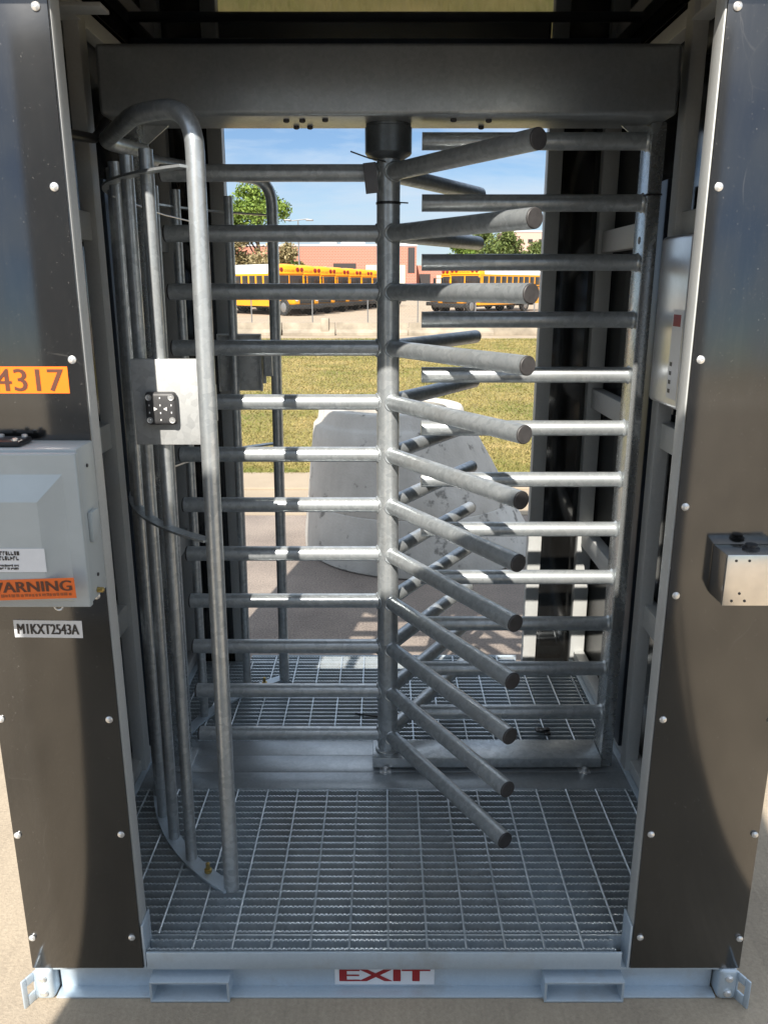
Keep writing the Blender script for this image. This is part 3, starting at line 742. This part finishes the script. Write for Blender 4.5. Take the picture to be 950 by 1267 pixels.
# aluminium cabinet inside the right wall
ac = thing('control_cabinet', (0.825, 0.67, 1.46), 'pale aluminium control cabinet with rounded edge inside the right wall', 'cabinet')
MB().box(0.8065, 0.8395, 0.545, 0.80, 1.462, 1.935, 0.013, seg=4).build('body', M['alu'], ac)
lb = MB().box(0.8055, 0.8064, 0.56, 0.640, 1.49, 1.735); lbo = lb.build('printed_label', M['white_label'], ac)
MB().box(0.8048, 0.8054, 0.575, 0.632, 1.690, 1.722).build('red_pictogram', M['red_label'], lbo)
sm = MB()
for z in (1.505, 1.53, 1.555, 1.58): sm.box(0.8048, 0.8054, 0.612, 0.630, z, z + 0.011)
sm.build('print_block', M['ink'], lbo)
# white plate on left wall
tag(MB().box(-0.8405, -0.835, 0.90, 0.985, 1.392, 1.69, 0.002).build('blank_plate', M['white_label']), 'narrow white plate on the left inner wall behind the guard', 'plate')
# black hose in the upper left corner
tag(MB().tube(rounded([(-0.72, 0.10, 2.43), (-0.74, 0.16, 2.28), (-0.78, 0.40, 2.15), (-0.80, 0.74, 2.19), (-0.79, 0.80, 2.245)], 0.08, 6), 0.013, 12).build('conduit', M['black_plastic']), 'black flexible conduit curving down in the upper left corner', 'conduit')
hg = MB(); hg.box(-0.853, -0.80, 0.30, 0.70, 2.47, 2.476, 0.001); hg.box(-0.853, -0.847, 0.30, 0.70, 2.4765, 2.53, 0.001)
hg.box(-0.80, -0.76, 0.30, 0.306, 2.40, 2.47); hg.box(-0.82, -0.70, 0.55, 0.62, 2.46, 2.469, 0.001)
hg.build('hanger_angle', M['frame'], cab)
hg = MB(); hg.box(0.80, 0.853, 0.30, 0.70, 2.47, 2.476, 0.001); hg.box(0.847, 0.853, 0.30, 0.70, 2.4765, 2.53, 0.001)
hg.build('hanger_angle', M['frame'], cab)
# loose bits on rear grating
tag(MB().tube(rounded([(-0.12, 1.20, 0.151), (-0.02, 1.17, 0.152), (0.12, 1.19, 0.151), (0.25, 1.21, 0.151)], 0.05, 5), 0.0035, 8).build('loose_cable', M['black_plastic']), 'black cable lying on the rear floor grating', 'cable')
tag(MB().tube(rounded([(0.60, 1.63, 0.151), (0.66, 1.66, 0.153), (0.70, 1.60, 0.151), (0.62, 1.58, 0.151)], 0.03, 5), 0.004, 8).build('loose_strap', M['black_plastic']), 'short black strap curled on the rear grating by the right post', 'strap')
lp = MB()
for k in range(7):
    a = k * 0.9; lp.box(0.60 + 0.018 * math.cos(a) - 0.012, 0.60 + 0.018 * math.cos(a) + 0.012, 1.05 + 0.015 * math.sin(a) - 0.010, 1.05 + 0.015 * math.sin(a) + 0.010, 0.1482 + 0.004 * k, 0.156 + 0.004 * k, 0.003)
tag(lp.build('debris', M['black_plastic']), 'small dark clump of debris behind the base tube', 'debris')

# ------------------------------------------------------------------ manhole cone
mc = thing('concrete_cone', (0.24, 3.92, 0), 'large precast concrete manhole cone on the pavement behind the cabin', 'concrete cone')
def ecc(profile, n=72):
    m = MB(); vs = []; fs = []; L = len(profile)
    for (cx, cy, r, z) in profile:
        for k in range(n):
            a = 2 * math.pi * k / n
            wob = 1 + 0.004 * noise.noise(Vector((math.cos(a) * 3, math.sin(a) * 3, z * 4)))
            vs.append((cx + r * wob * math.cos(a), cy + r * wob * math.sin(a), z))
    for i in range(L - 1):
        for k in range(n):
            k2 = (k + 1) % n; fs.append((i * n + k, i * n + k2, (i + 1) * n + k2, (i + 1) * n + k))
    m.add(vs, fs); return m
prof = [(0.24, 3.92, 0.70, 0.003), (0.24, 3.92, 0.80, 0.001), (0.24, 3.92, 0.812, 0.012), (0.236, 3.92, 0.81, 0.10)]
for k in range(1, 7):
    t = k / 6; prof.append((0.236 + (0.055 - 0.236) * t, 3.92, 0.81 + (0.55 - 0.81) * t, 0.10 + 0.78 * t))
prof.insert(6, (prof[5][0] - 0.002, 3.92, prof[5][2] - 0.008, prof[5][3] + 0.004)); prof.insert(7, (prof[5][0] - 0.004, 3.92, prof[5][2] - 0.006, prof[5][3] + 0.012))
prof += [(0.055, 3.92, 0.535, 0.895), (0.05, 3.92, 0.515, 0.915), (0.045, 3.92, 0.50, 0.985), (0.045, 3.92, 0.488, 1.0), (0.045, 3.92, 0.40, 1.0), (0.045, 3.92, 0.385, 0.985), (0.07, 3.92, 0.40, 0.85), (0.24, 3.92, 0.66, 0.1), (0.24, 3.92, 0.70, 0.003)]
ecc(prof).build('shell', M['concrete'], mc, angle=40)

# ------------------------------------------------------------------ low barriers, fence
x = -9.5
for i, ln in enumerate((2.6, 3.1, 2.0, 2.7, 3.2)):
    b = MB(); h = 0.46
    prof = [(-0.3, 0), (0.3, 0), (0.3, 0.1), (0.13, 0.22), (0.10, h), (-0.10, h), (-0.13, 0.22), (-0.3, 0.1)]
    vs = []
    for xx in (x + 0.03, x + ln - 0.03): vs += [(xx, 29.3 + py, pz) for py, pz in prof]
    n = 8; fs = [tuple(range(n)), tuple(reversed(range(n, 2 * n)))] + [(k, (k + 1) % n, n + (k + 1) % n, n + k) for k in range(n)]
    b.add(vs, fs)
    lab = ['first', 'second', 'third', 'fourth', 'fifth'][i]
    tag(b.build('concrete_barrier', M['old_concrete'], smooth=False), lab + ' low concrete barrier from the left along the far lawn edge', 'barrier', 'low concrete barriers beyond the lawn')
    x += ln
t = MB().box(-2.35, -2.05, 29.05, 29.55, 0, 0.62, 0.03)
tag(t.build('concrete_bollard', M['old_concrete']), 'short square concrete bollard rising above the low barriers', 'bollard')
kb = MB().box(-0.5, 11.0, 29.15, 29.5, -0.01, 0.28, 0.03)
tag(kb.build('concrete_edging', M['old_concrete']), 'long low concrete edging beyond the lawn, right of the rotor post', 'edging')
fn = thing('chain_link_fence', (0, 36.6, 0), 'thin grey chain link fence with round posts in front of the parked buses', 'fence')
for px in (-11.5, -8.9, -6.1, -3.3, -0.75, 1.55, 4.2, 6.9, 9.6):
    MB().tube([(px, 36.6, 0), (px, 36.6, 1.62)], 0.028, 8).build('post', M['rim'], fn)
MB().tube([(-11.5, 36.6, 1.6), (9.6, 36.6, 1.6)], 0.016, 6).build('top_rail', M['rim'], fn)
mh = MB(); s = 0.16; xx = -12.8
while xx < 9.4:
    for d in (1, -1):
        a = (xx, 36.585, 0.05); b_ = (xx + 1.5, 36.585, 1.55)
        if d < 0: a, b_ = (xx, 36.588, 1.55), (xx + 1.5, 36.588, 0.05)
        if a[0] > -11.5 and b_[0] < 9.6:
            vs = [(a[0], a[1], a[2]), (a[0] + 0.003, a[1], a[2]), (b_[0] + 0.003, b_[1], b_[2]), (b_[0], b_[1], b_[2]),
                  (a[0], a[1] + .003, a[2]), (a[0] + 0.003, a[1] + .003, a[2]), (b_[0] + 0.003, b_[1] + .003, b_[2]), (b_[0], b_[1] + .003, b_[2])]
            mh.add(vs, [(0, 1, 2, 3), (4, 5, 6, 7), (0, 1, 5, 4), (3, 2, 6, 7), (0, 3, 7, 4), (1, 2, 6, 5)])
    xx += s
mh.build('mesh', M['rim'], fn, smooth=False)

# ------------------------------------------------------------------ school buses
def bus_body_section(top=3.1, half=1.2, low=0.55):
    pts = [(-half, low), (-half, top - 0.55), (-half + 0.05, top - 0.34), (-half + 0.18, top - 0.16), (-half + 0.42, top - 0.05), (0, top)]
    return pts + [(-x_, z_) for (x_, z_) in reversed(pts[:-1])]
def extr(sec, x0, x1, mi=0, mb=None):
    m = mb or MB(); n = len(sec)
    vs = [(x0, y_, z_) for y_, z_ in sec] + [(x1, y_, z_) for y_, z_ in sec]
    fs = [tuple(range(n)), tuple(reversed(range(n, 2 * n)))] + [(k, (k + 1) % n, n + (k + 1) % n, n + k) for k in range(n)]
    m.add(vs, fs, mi); return m
def make_bus():
    r = thing('school_bus', (0, 0, 0), 'yellow school bus', 'bus', 'yellow school buses parked in rows')
    kw = dict(parent=r, world=False)
    sec = bus_body_section()
    lower = [p for p in sec if p[1] < 2.6]; L = 8.6
    b = extr([(-1.2, 0.55), (-1.2, 2.5), (1.2, 2.5), (1.2, 0.55)], -L, 0); b.build('body', M['bus_yellow'], smooth=False, **kw)
    rs = [(-1.2, 2.501), (-1.17, 2.66), (-1.06, 2.84), (-0.84, 2.99), (-0.48, 3.08), (0, 3.1)]; rs = rs + [(-a, c) for a, c in reversed(rs[:-1])]
    extr(rs, -L, -0.55).build('roof', M['bus_white'], angle=50, **kw)
    # domed yellow front cap with sloped brow
    m = MB(); n = len(rs); rings = [(-0.55, 1.0, 0), (-0.2, 0.99, -0.03), (0.0, 0.95, -0.12), (0.06, 0.9, -0.2)]
    vs = []
    for (xx, sc, dz) in rings:
        for (yy, zz) in rs: vs.append((xx, yy * sc, 2.501 + (zz - 2.501) * (1 + dz * 1.5)))
    fs = []
    for i in range(3):
        for k in range(n - 1): fs.append((i * n + k, i * n + k + 1, (i + 1) * n + k + 1, (i + 1) * n + k))
        fs.append((i * n + n - 1, i * n, (i + 1) * n, (i + 1) * n + n - 1))
    fs.append(tuple(range(n))); fs.append(tuple(reversed(range(3 * n, 4 * n)))); m.add(vs, fs)
    m.build('front_cap', M['bus_yellow'], angle=50, **kw)
    h = MB(); h.box(0.001, 1.75, -1.0, 1.0, 0.62, 1.5, 0.16, seg=3); h.build('hood', M['bus_yellow'], **kw)
    MB().box(1.752, 1.775, -0.55, 0.55, 0.72, 1.3, 0.005).build('grille', M['bus_black'], **kw)
    MB().box(1.6, 1.9, -1.18, 1.18, 0.42, 0.68, 0.04).build('bumper', M['bus_black'], **kw)
    for s in (-1, 1):
        MB().lathe([(0.14, 0), (0.14, 0.03), (0.1, 0.05)], (1.75, s * 0.76, 1.0), 'X', 14).build('headlight', M['lamp_glass'], **kw)
        y0, y1 = sorted((s * 0.04, s * 1.04)); MB().box(0.002, 0.02, y0, y1, 1.66, 2.4, 0.005).build('windshield', M['bus_glass'], **kw)
        for yy in (0.62, 0.95):
            MB().lathe([(0.13, 0), (0.13, 0.03), (0.09, 0.05)], (0.062, s * yy, 2.74), 'X', 12).build('warning_light', M['bus_red'], **kw)
        mm = MB(); mm.box(0.5, 0.56, *sorted((s * 1.28, s * 1.5)), 1.85, 2.3, 0.02); mm.tube([(0.02, s * 1.1, 2.3), (0.5, s * 1.38, 2.28)], 0.02, 6); mm.build('mirror', M['bus_black'], **kw)
        y0, y1 = sorted((s * 1.2005, s * 1.225))
        for z in (1.02, 1.38, 1.72): MB().box(-L + 0.02, -0.02, y0, y1, z - 0.03, z + 0.03).build('rub_rail', M['bus_black'], **kw)
        for k in range(10):
            x1 = -0.35 - k * 0.80; MB().box(x1 - 0.62, x1, *sorted((s * 1.2005, s * 1.212)), 1.84, 2.38, 0.004).build('window', M['bus_glass'], **kw)
        for xx in (0.85, -6.4):
            wb = MB(); wb.lathe([(0.3, -0.14), (0.48, -0.14), (0.5, -0.08), (0.5, 0.08), (0.48, 0.14), (0.3, 0.14)], (xx, s * 0.98, 0.5), 'Y', 24)
            wo = wb.build('wheel', M['tyre'], **kw)
            rb_ = MB(); rb_.lathe([(0.29, 0), (0.25, s * 0.02), (0.1, s * 0.05)], (xx, s * (0.98 + 0.141), 0.5), 'Y', 18); o = rb_.build('rim', M['rim'], parent=wo, world=False)
    MB().box(-L + 0.2, 1.5, -0.7, 0.7, 0.42, 0.549).build('chassis', M['bus_black'], smooth=False, **kw)
    text_mesh('SCHOOL BUS', 'lettering', M['ink'], 0.8, 0.14, (0.07, -0.4, 2.60), 'localx', r)
    return r
proto = make_bus()
bl = ['nearest yellow school bus at the left end of the row, its long side in view', 'second yellow school bus from the left in the long row', 'third yellow school bus from the left in the long row',
      'fourth yellow school bus from the left in the long row', 'fifth yellow school bus from the left in the long row', 'sixth yellow school bus from the left in the long row',
      'seventh yellow school bus from the left in the long row', 'eighth yellow school bus, farthest of the long row, beside the rotor post',
      'yellow school bus right of the rotor post, showing its long right side', 'yellow school bus peeping out behind the right hand bus']
spots = []
for i in range(8): spots.append((-5.9 + 0.82 * i, 50.5 + 3.3 * i, math.atan2(-0.73, 0.68)))
spots += [(5.3, 53.5, math.atan2(-0.80, -0.62)), (5.05, 58.2, math.atan2(-0.80, -0.62))]
for i, (x, y, a) in enumerate(spots):
    o = proto if i == 0 else copy_tree(proto)
    o.location = (x, y, 0); o.rotation_euler = (0, 0, a); o['label'] = bl[i]

# ------------------------------------------------------------------ brick depot, trees, far things
bd = thing('brick_building', (-4, 112, 0), 'long low red brick depot behind the buses with pale roof units', 'building')
MB().box(-22, 4.3, 110, 128, 0, 6.75).build('wall', M['brick'], bd, smooth=False)
MB().box(4.31, 16.5, 122, 136, 0, 4.6).build('side_wing', M['brick'], bd, smooth=False)
MB().box(-22.1, 4.4, 109.9, 128.1, 6.751, 6.95).build('parapet', M['roof_grey'], bd, smooth=False)
for (x, w_) in ((-7.5, 2.2), (-4.2, 3.2), (0.2, 2.4), (2.8, 1.2)):
    u_ = MB().box(x - w_ / 2, x + w_ / 2, 113, 116, 6.951, 8.0, 0.05); u_.build('roof_unit', M['roof_grey'], bd)
for (x, w_, z0, z1, mt, nm) in ((-5.2, 3.0, 3.0, 4.6, 'dark_vent', 'louvre'), (-0.8, 3.2, 0.05, 4.4, 'garage', 'garage_door'), (2.0, 1.6, 0.05, 4.4, 'garage', 'garage_door'), (3.6, 0.9, 3.4, 6.6, 'dark_vent', 'vent_stack'), (-9.2, 3.2, 0.05, 4.2, 'garage', 'garage_door')):
    MB().box(x - w_ / 2, x + w_ / 2, 109.93, 109.995, z0, z1).build(nm, M[mt], bd, smooth=False)
for (x, mt, z0, z1) in ((6.0, 'dark_vent', 0, 3.4), (8.5, 'garage', 0, 3.2), (11.5, 'dark_vent', 1.2, 3.0)):
    MB().box(x - 0.8, x + 0.8, 121.93, 121.995, max(z0, 0.03), z1).build('doorway', M[mt], bd, smooth=False)
fb = thing('distant_building', (50, 262, 0), 'pale pink building far beyond the trees on the right', 'building')
MB().box(36, 80, 255, 270, 0, 17.2).build('wall', M['pale_wall'], fb, smooth=False)
for r_ in range(3):
    for c_ in range(8):
        MB().box(37 + c_ * 3.2, 38.4 + c_ * 3.2, 254.9, 254.995, 6 + r_ * 4.0, 7.2 + r_ * 4.0).build('window', M['bus_glass'], fb, smooth=False)
MB().box(35.8, 80.2, 254.8, 270.2, 17.201, 17.6).build('roof_edge', M['roof_grey'], fb, smooth=False)

def car(x, y, mat, label):
    c = thing('parked_car', (x, y, 0), label, 'car', 'cars parked by the depot')
    kw = dict(parent=c, world=False)
    sec = [(-2.1, 0.35), (-2.15, 0.8), (-1.9, 0.95), (-1.3, 1.0), (-0.7, 1.42), (0.7, 1.45), (1.3, 1.02), (2.0, 0.88), (2.15, 0.6), (2.1, 0.35)]
    vs = [(a, -0.85, z) for a, z in sec] + [(a, 0.85, z) for a, z in sec]; n = len(sec)
    m = MB(); m.add(vs, [tuple(range(n)), tuple(reversed(range(n, 2 * n)))] + [(k, (k + 1) % n, n + (k + 1) % n, n + k) for k in range(n)])
    m.build('body', M[mat], angle=25, **kw)
    for s in (-1, 1):
        MB().box(-0.75, 0.8, *sorted((s * 0.851, s * 0.86)), 1.02, 1.36).build('window', M['bus_glass'], smooth=False, **kw)
        for xx in (-1.35, 1.35):
            MB().lathe([(0.2, -0.1), (0.32, -0.1), (0.32, 0.1), (0.2, 0.1)], (xx, s * 0.78, 0.32), 'Y', 18).build('wheel', M['tyre'], **kw)
car(6.3, 104, 'car_teal', 'teal car parked by the depot right of the rotor post')
car(3.0, 106, 'car_silver', 'silver car parked by the cream garage door of the depot')

def tree(name, x, y, h, rad, mats, n, label, group='trees beyond the depot', crown0=0.3, leaf_s=0.22, squash=0.8):
    t = thing(name, (x, y, 0), label, 'tree', group)
    rg = random.Random(int(x * 31 + y)); tr = MB()
    tr.tube([(x, y, 0), (x + 0.1, y, h * 0.3), (x, y + 0.1, h * 0.55), (x + 0.1, y, h * 0.8)], 0, 10, radii=[h * 0.03, h * 0.022, h * 0.015, h * 0.005])
    cl = []
    for k in range(22):
        a = rg.uniform(0, 2 * math.pi); zz = h * rg.uniform(crown0 + 0.08, 0.95); f = math.sin(math.pi * min(1, max(0.05, (zz / h - crown0) / (1 - crown0) * 0.86 + 0.12))) ** 0.6
        rr = rad * f * rg.uniform(0.35, 0.92)
        p = Vector((x + rr * math.cos(a), y + rr * math.sin(a), zz)); cl.append((p, rad * rg.uniform(0.22, 0.40)))
        if k % 2 == 0:
            q = Vector((x, y, max(h * 0.25, zz - h * 0.25))); tr.tube([q, (q + p) / 2 + Vector((0, 0, 0.1 * h * 0.3)), p], 0, 6, radii=[h * 0.009, h * 0.006, h * 0.002])
    tr.build('trunk', M['bark'], t)
    per = int(n * 1.9) // len(cl)
    lf = MB()
    for (p, r) in cl:
        for _ in range(per):
            d = Vector((rg.gauss(0, 1), rg.gauss(0, 1), rg.gauss(0, 1) * squash)); d.normalize(); d *= r * rg.uniform(0.35, 1.05)
            c = p + d; s = leaf_s * rg.uniform(0.5, 1.2)
            u = Vector((rg.gauss(0, 1), rg.gauss(0, 1), rg.gauss(0, 1))).normalized(); w_ = u.cross(Vector((rg.gauss(0, 1), rg.gauss(0, 1), rg.gauss(0, 1)))).normalized()
            mi = 0 if len(mats) == 1 else (0 if (c.z > h * (0.62 + 0.12 * noise.noise(c * 0.3))) else 1)
            lf.add([c - u * s, c + w_ * s * 0.5, c + u * s, c - w_ * s * 0.5], [(0, 1, 2, 3)], mi)
    me = bpy.data.meshes.new('crown'); off = root_loc(t)
    me.from_pydata([(v[0] - off.x, v[1] - off.y, v[2] - off.z) for v in lf.v], [], lf.f)
    for m in mats: me.materials.append(M[m])
    me.polygons.foreach_set('material_index', lf.m); me.update()
    link('crown', me, t)
tree('broadleaf_tree', -14.8, 98, 12.8, 5.0, ['leaf_bright', 'leaf_dry'], 9000, 'tall tree with bright green top and dry tan lower leaves left of the depot', crown0=0.12)
tree('broadleaf_tree', -19.5, 96, 10.5, 4.2, ['leaf_dry'], 5000, 'dry tan tree half hidden behind the left rear panel', crown0=0.1)
tree('broadleaf_tree', -11.6, 100, 6.3, 1.8, ['leaf_mid'], 2500, 'small dark green tree against the left corner of the depot', crown0=0.05)
tree('broadleaf_tree', 22.2, 165, 13.5, 6.2, ['leaf_mid'], 8000, 'round olive green tree right of the depot above the buses', crown0=0.15, leaf_s=0.30)
tree('broadleaf_tree', 30.5, 172, 10.2, 6.0, ['leaf_mid', 'leaf_bright'], 6000, 'lower spreading green tree by the pale pink building', crown0=0.1, leaf_s=0.30)
tree('broadleaf_tree', 13.4, 150, 9.0, 4.0, ['leaf_bright'], 4000, 'yellow green tree just behind the low side wing of the depot', crown0=0.15, leaf_s=0.28)
tree('broadleaf_tree', 38.0, 170, 9.5, 5.0, ['leaf_mid'], 4000, 'rightmost green tree mostly behind the right rear panel', crown0=0.1, leaf_s=0.30)
lpt = thing('lamp_post', (-8.2, 80, 0), 'slim grey lamp post with a double arm behind the left buses', 'lamp post')
MB().tube([(-8.2, 80, 0), (-8.2, 80, 7.8)], 0, 8, radii=[0.09, 0.06]).build('pole', M['rim'], lpt)
MB().tube([(-9.1, 80, 7.7), (-7.2, 80, 7.9)], 0.05, 6).build('arm', M['rim'], lpt)
for x in (-9.2, -7.1): MB().box(x - 0.35, x + 0.35, 79.85, 80.15, 7.72, 7.86, 0.03).build('lamp_head', M['rim'], lpt)

# ------------------------------------------------------------------ added, unseen hoarding behind the camera (casts the shade over the forecourt)
hb = thing('unseen_occluder', (-0.235, -2.2, 0), 'tall grey unseen hoarding braced upright on the forecourt behind the camera', 'occluder')
for k in range(3):
    xa = -1.24 + k * 0.67
    MB().box(xa + 0.001, xa + 0.669, -2.15, -2.13, 0.01, 3.45, 0.002).build('board', M['occluder'], hb)
for x in (-1.19, -0.235, 0.72):
    MB().box(x - 0.045, x + 0.045, -2.241, -2.1505, 0.0, 3.40, 0.004).build('post', M['rim'], hb)
    m = MB(); m.tube([(x, -2.26, 2.3), (x, -3.5, 0.05)], 0.024, 10); m.box(x - 0.1, x + 0.1, -3.62, -3.38, 0.0, 0.05, 0.005); m.build('brace', M['rim'], hb)

# ------------------------------------------------------------------ camera, sun, sky
cam = bpy.data.cameras.new('camera'); co = bpy.data.objects.new('camera', cam); COL.objects.link(co)
co.location = (-0.005, -1.69, 1.80); co.rotation_euler = (math.pi / 2 - math.atan(0.2809), 0, 0)
cam.sensor_fit = 'VERTICAL'; cam.sensor_height = 36; cam.lens = 36 * 998.5 / 1267; cam.clip_start = 0.05; cam.clip_end = 2000
scene.camera = co
to_sun = Vector((-0.19, -1.0, 0.89)).normalized()
sl = bpy.data.lights.new('sun', 'SUN'); sl.energy = 4.6; sl.angle = R(0.53); sl.color = (1.0, 0.94, 0.85)
so = bpy.data.objects.new('sun', sl); COL.objects.link(so); so.rotation_euler = (-to_sun).to_track_quat('-Z', 'Y').to_euler()
so.location = (0, -10, 20)
w = bpy.data.worlds.new('World'); scene.world = w; w.use_nodes = True; nt = w.node_tree
bg = nt.nodes['Background']; bg.inputs['Strength'].default_value = 0.072
sky = nt.nodes.new('ShaderNodeTexSky'); sky.sky_type = 'NISHITA'; sky.sun_disc = False
sky.sun_elevation = math.asin(to_sun.z); sky.sun_rotation = math.atan2(to_sun.x, to_sun.y); sky.air_density = 1.0; sky.dust_density = 0.0; sky.ozone_density = 1.0; sky.altitude = 1600
tc = nt.nodes.new('ShaderNodeTexCoord'); mp = nt.nodes.new('ShaderNodeMapping'); mp.inputs['Scale'].default_value = (2.2, 2.2, 11)
mp.inputs['Location'].default_value = (0.35, 0.2, 0.4)
nt.links.new(tc.outputs['Generated'], mp.inputs['Vector'])
cn = N(nt, 'ShaderNodeTexNoise', Scale=1.6, Detail=7, Roughness=0.58, Distortion=0.4); nt.links.new(mp.outputs['Vector'], cn.inputs['Vector'])
cr = ramp(nt, cn.outputs['Fac'], [(0.36, 0.0), (0.60, 0.8)])
mx = N(nt, 'ShaderNodeMix', data_type='RGBA'); nt.links.new(cr.outputs['Color'], mx.inputs[0]); hs = nt.nodes.new('ShaderNodeHueSaturation'); hs.inputs['Saturation'].default_value = 1.0; nt.links.new(sky.outputs['Color'], hs.inputs['Color']); nt.links.new(hs.outputs['Color'], mx.inputs[6])
mx.inputs[7].default_value = (8.2, 8.5, 8.8, 1)
# cloud cover added overhead to lift ambient light; sky tinted darker at horizon
sx = nt.nodes.new('ShaderNodeSeparateXYZ'); nt.links.new(tc.outputs['Generated'], sx.inputs[0])
lowr = ramp(nt, sx.outputs['Z'], [(0.0, (0.52, 0.58, 0.64)), (0.30, (0.66, 0.75, 0.84)), (0.55, (1, 1, 1))])
lm = N(nt, 'ShaderNodeMix', data_type='RGBA', blend_type='MULTIPLY'); lm.inputs[0].default_value = 1
nt.links.new(mx.outputs[2], lm.inputs[6]); nt.links.new(lowr.outputs['Color'], lm.inputs[7])
cn2 = N(nt, 'ShaderNodeTexNoise', Scale=3.0, Detail=6, Roughness=0.55); nt.links.new(tc.outputs['Generated'], cn2.inputs['Vector'])
hr = ramp(nt, sx.outputs['Z'], [(0.38, 0.0), (0.75, 0.75)])
hm = N(nt, 'ShaderNodeMath', operation='MULTIPLY'); c2 = ramp(nt, cn2.outputs['Fac'], [(0.3, 0.35), (0.6, 1.0)])
nt.links.new(hr.outputs['Color'], hm.inputs[0]); nt.links.new(c2.outputs['Color'], hm.inputs[1])
top = N(nt, 'ShaderNodeMix', data_type='RGBA'); nt.links.new(hm.outputs[0], top.inputs[0]); nt.links.new(lm.outputs[2], top.inputs[6]); top.inputs[7].default_value = (8.0, 9.2, 10.8, 1)
nt.links.new(top.outputs[2], bg.inputs['Color'])
scene.view_settings.view_transform = 'Standard'; scene.view_settings.look = 'None'; scene.view_settings.exposure = 1.05; scene.view_settings.gamma = 1
scene.cycles.max_bounces = 8; scene.cycles.diffuse_bounces = 4; scene.cycles.glossy_bounces = 5
scene.cycles.use_denoising = True
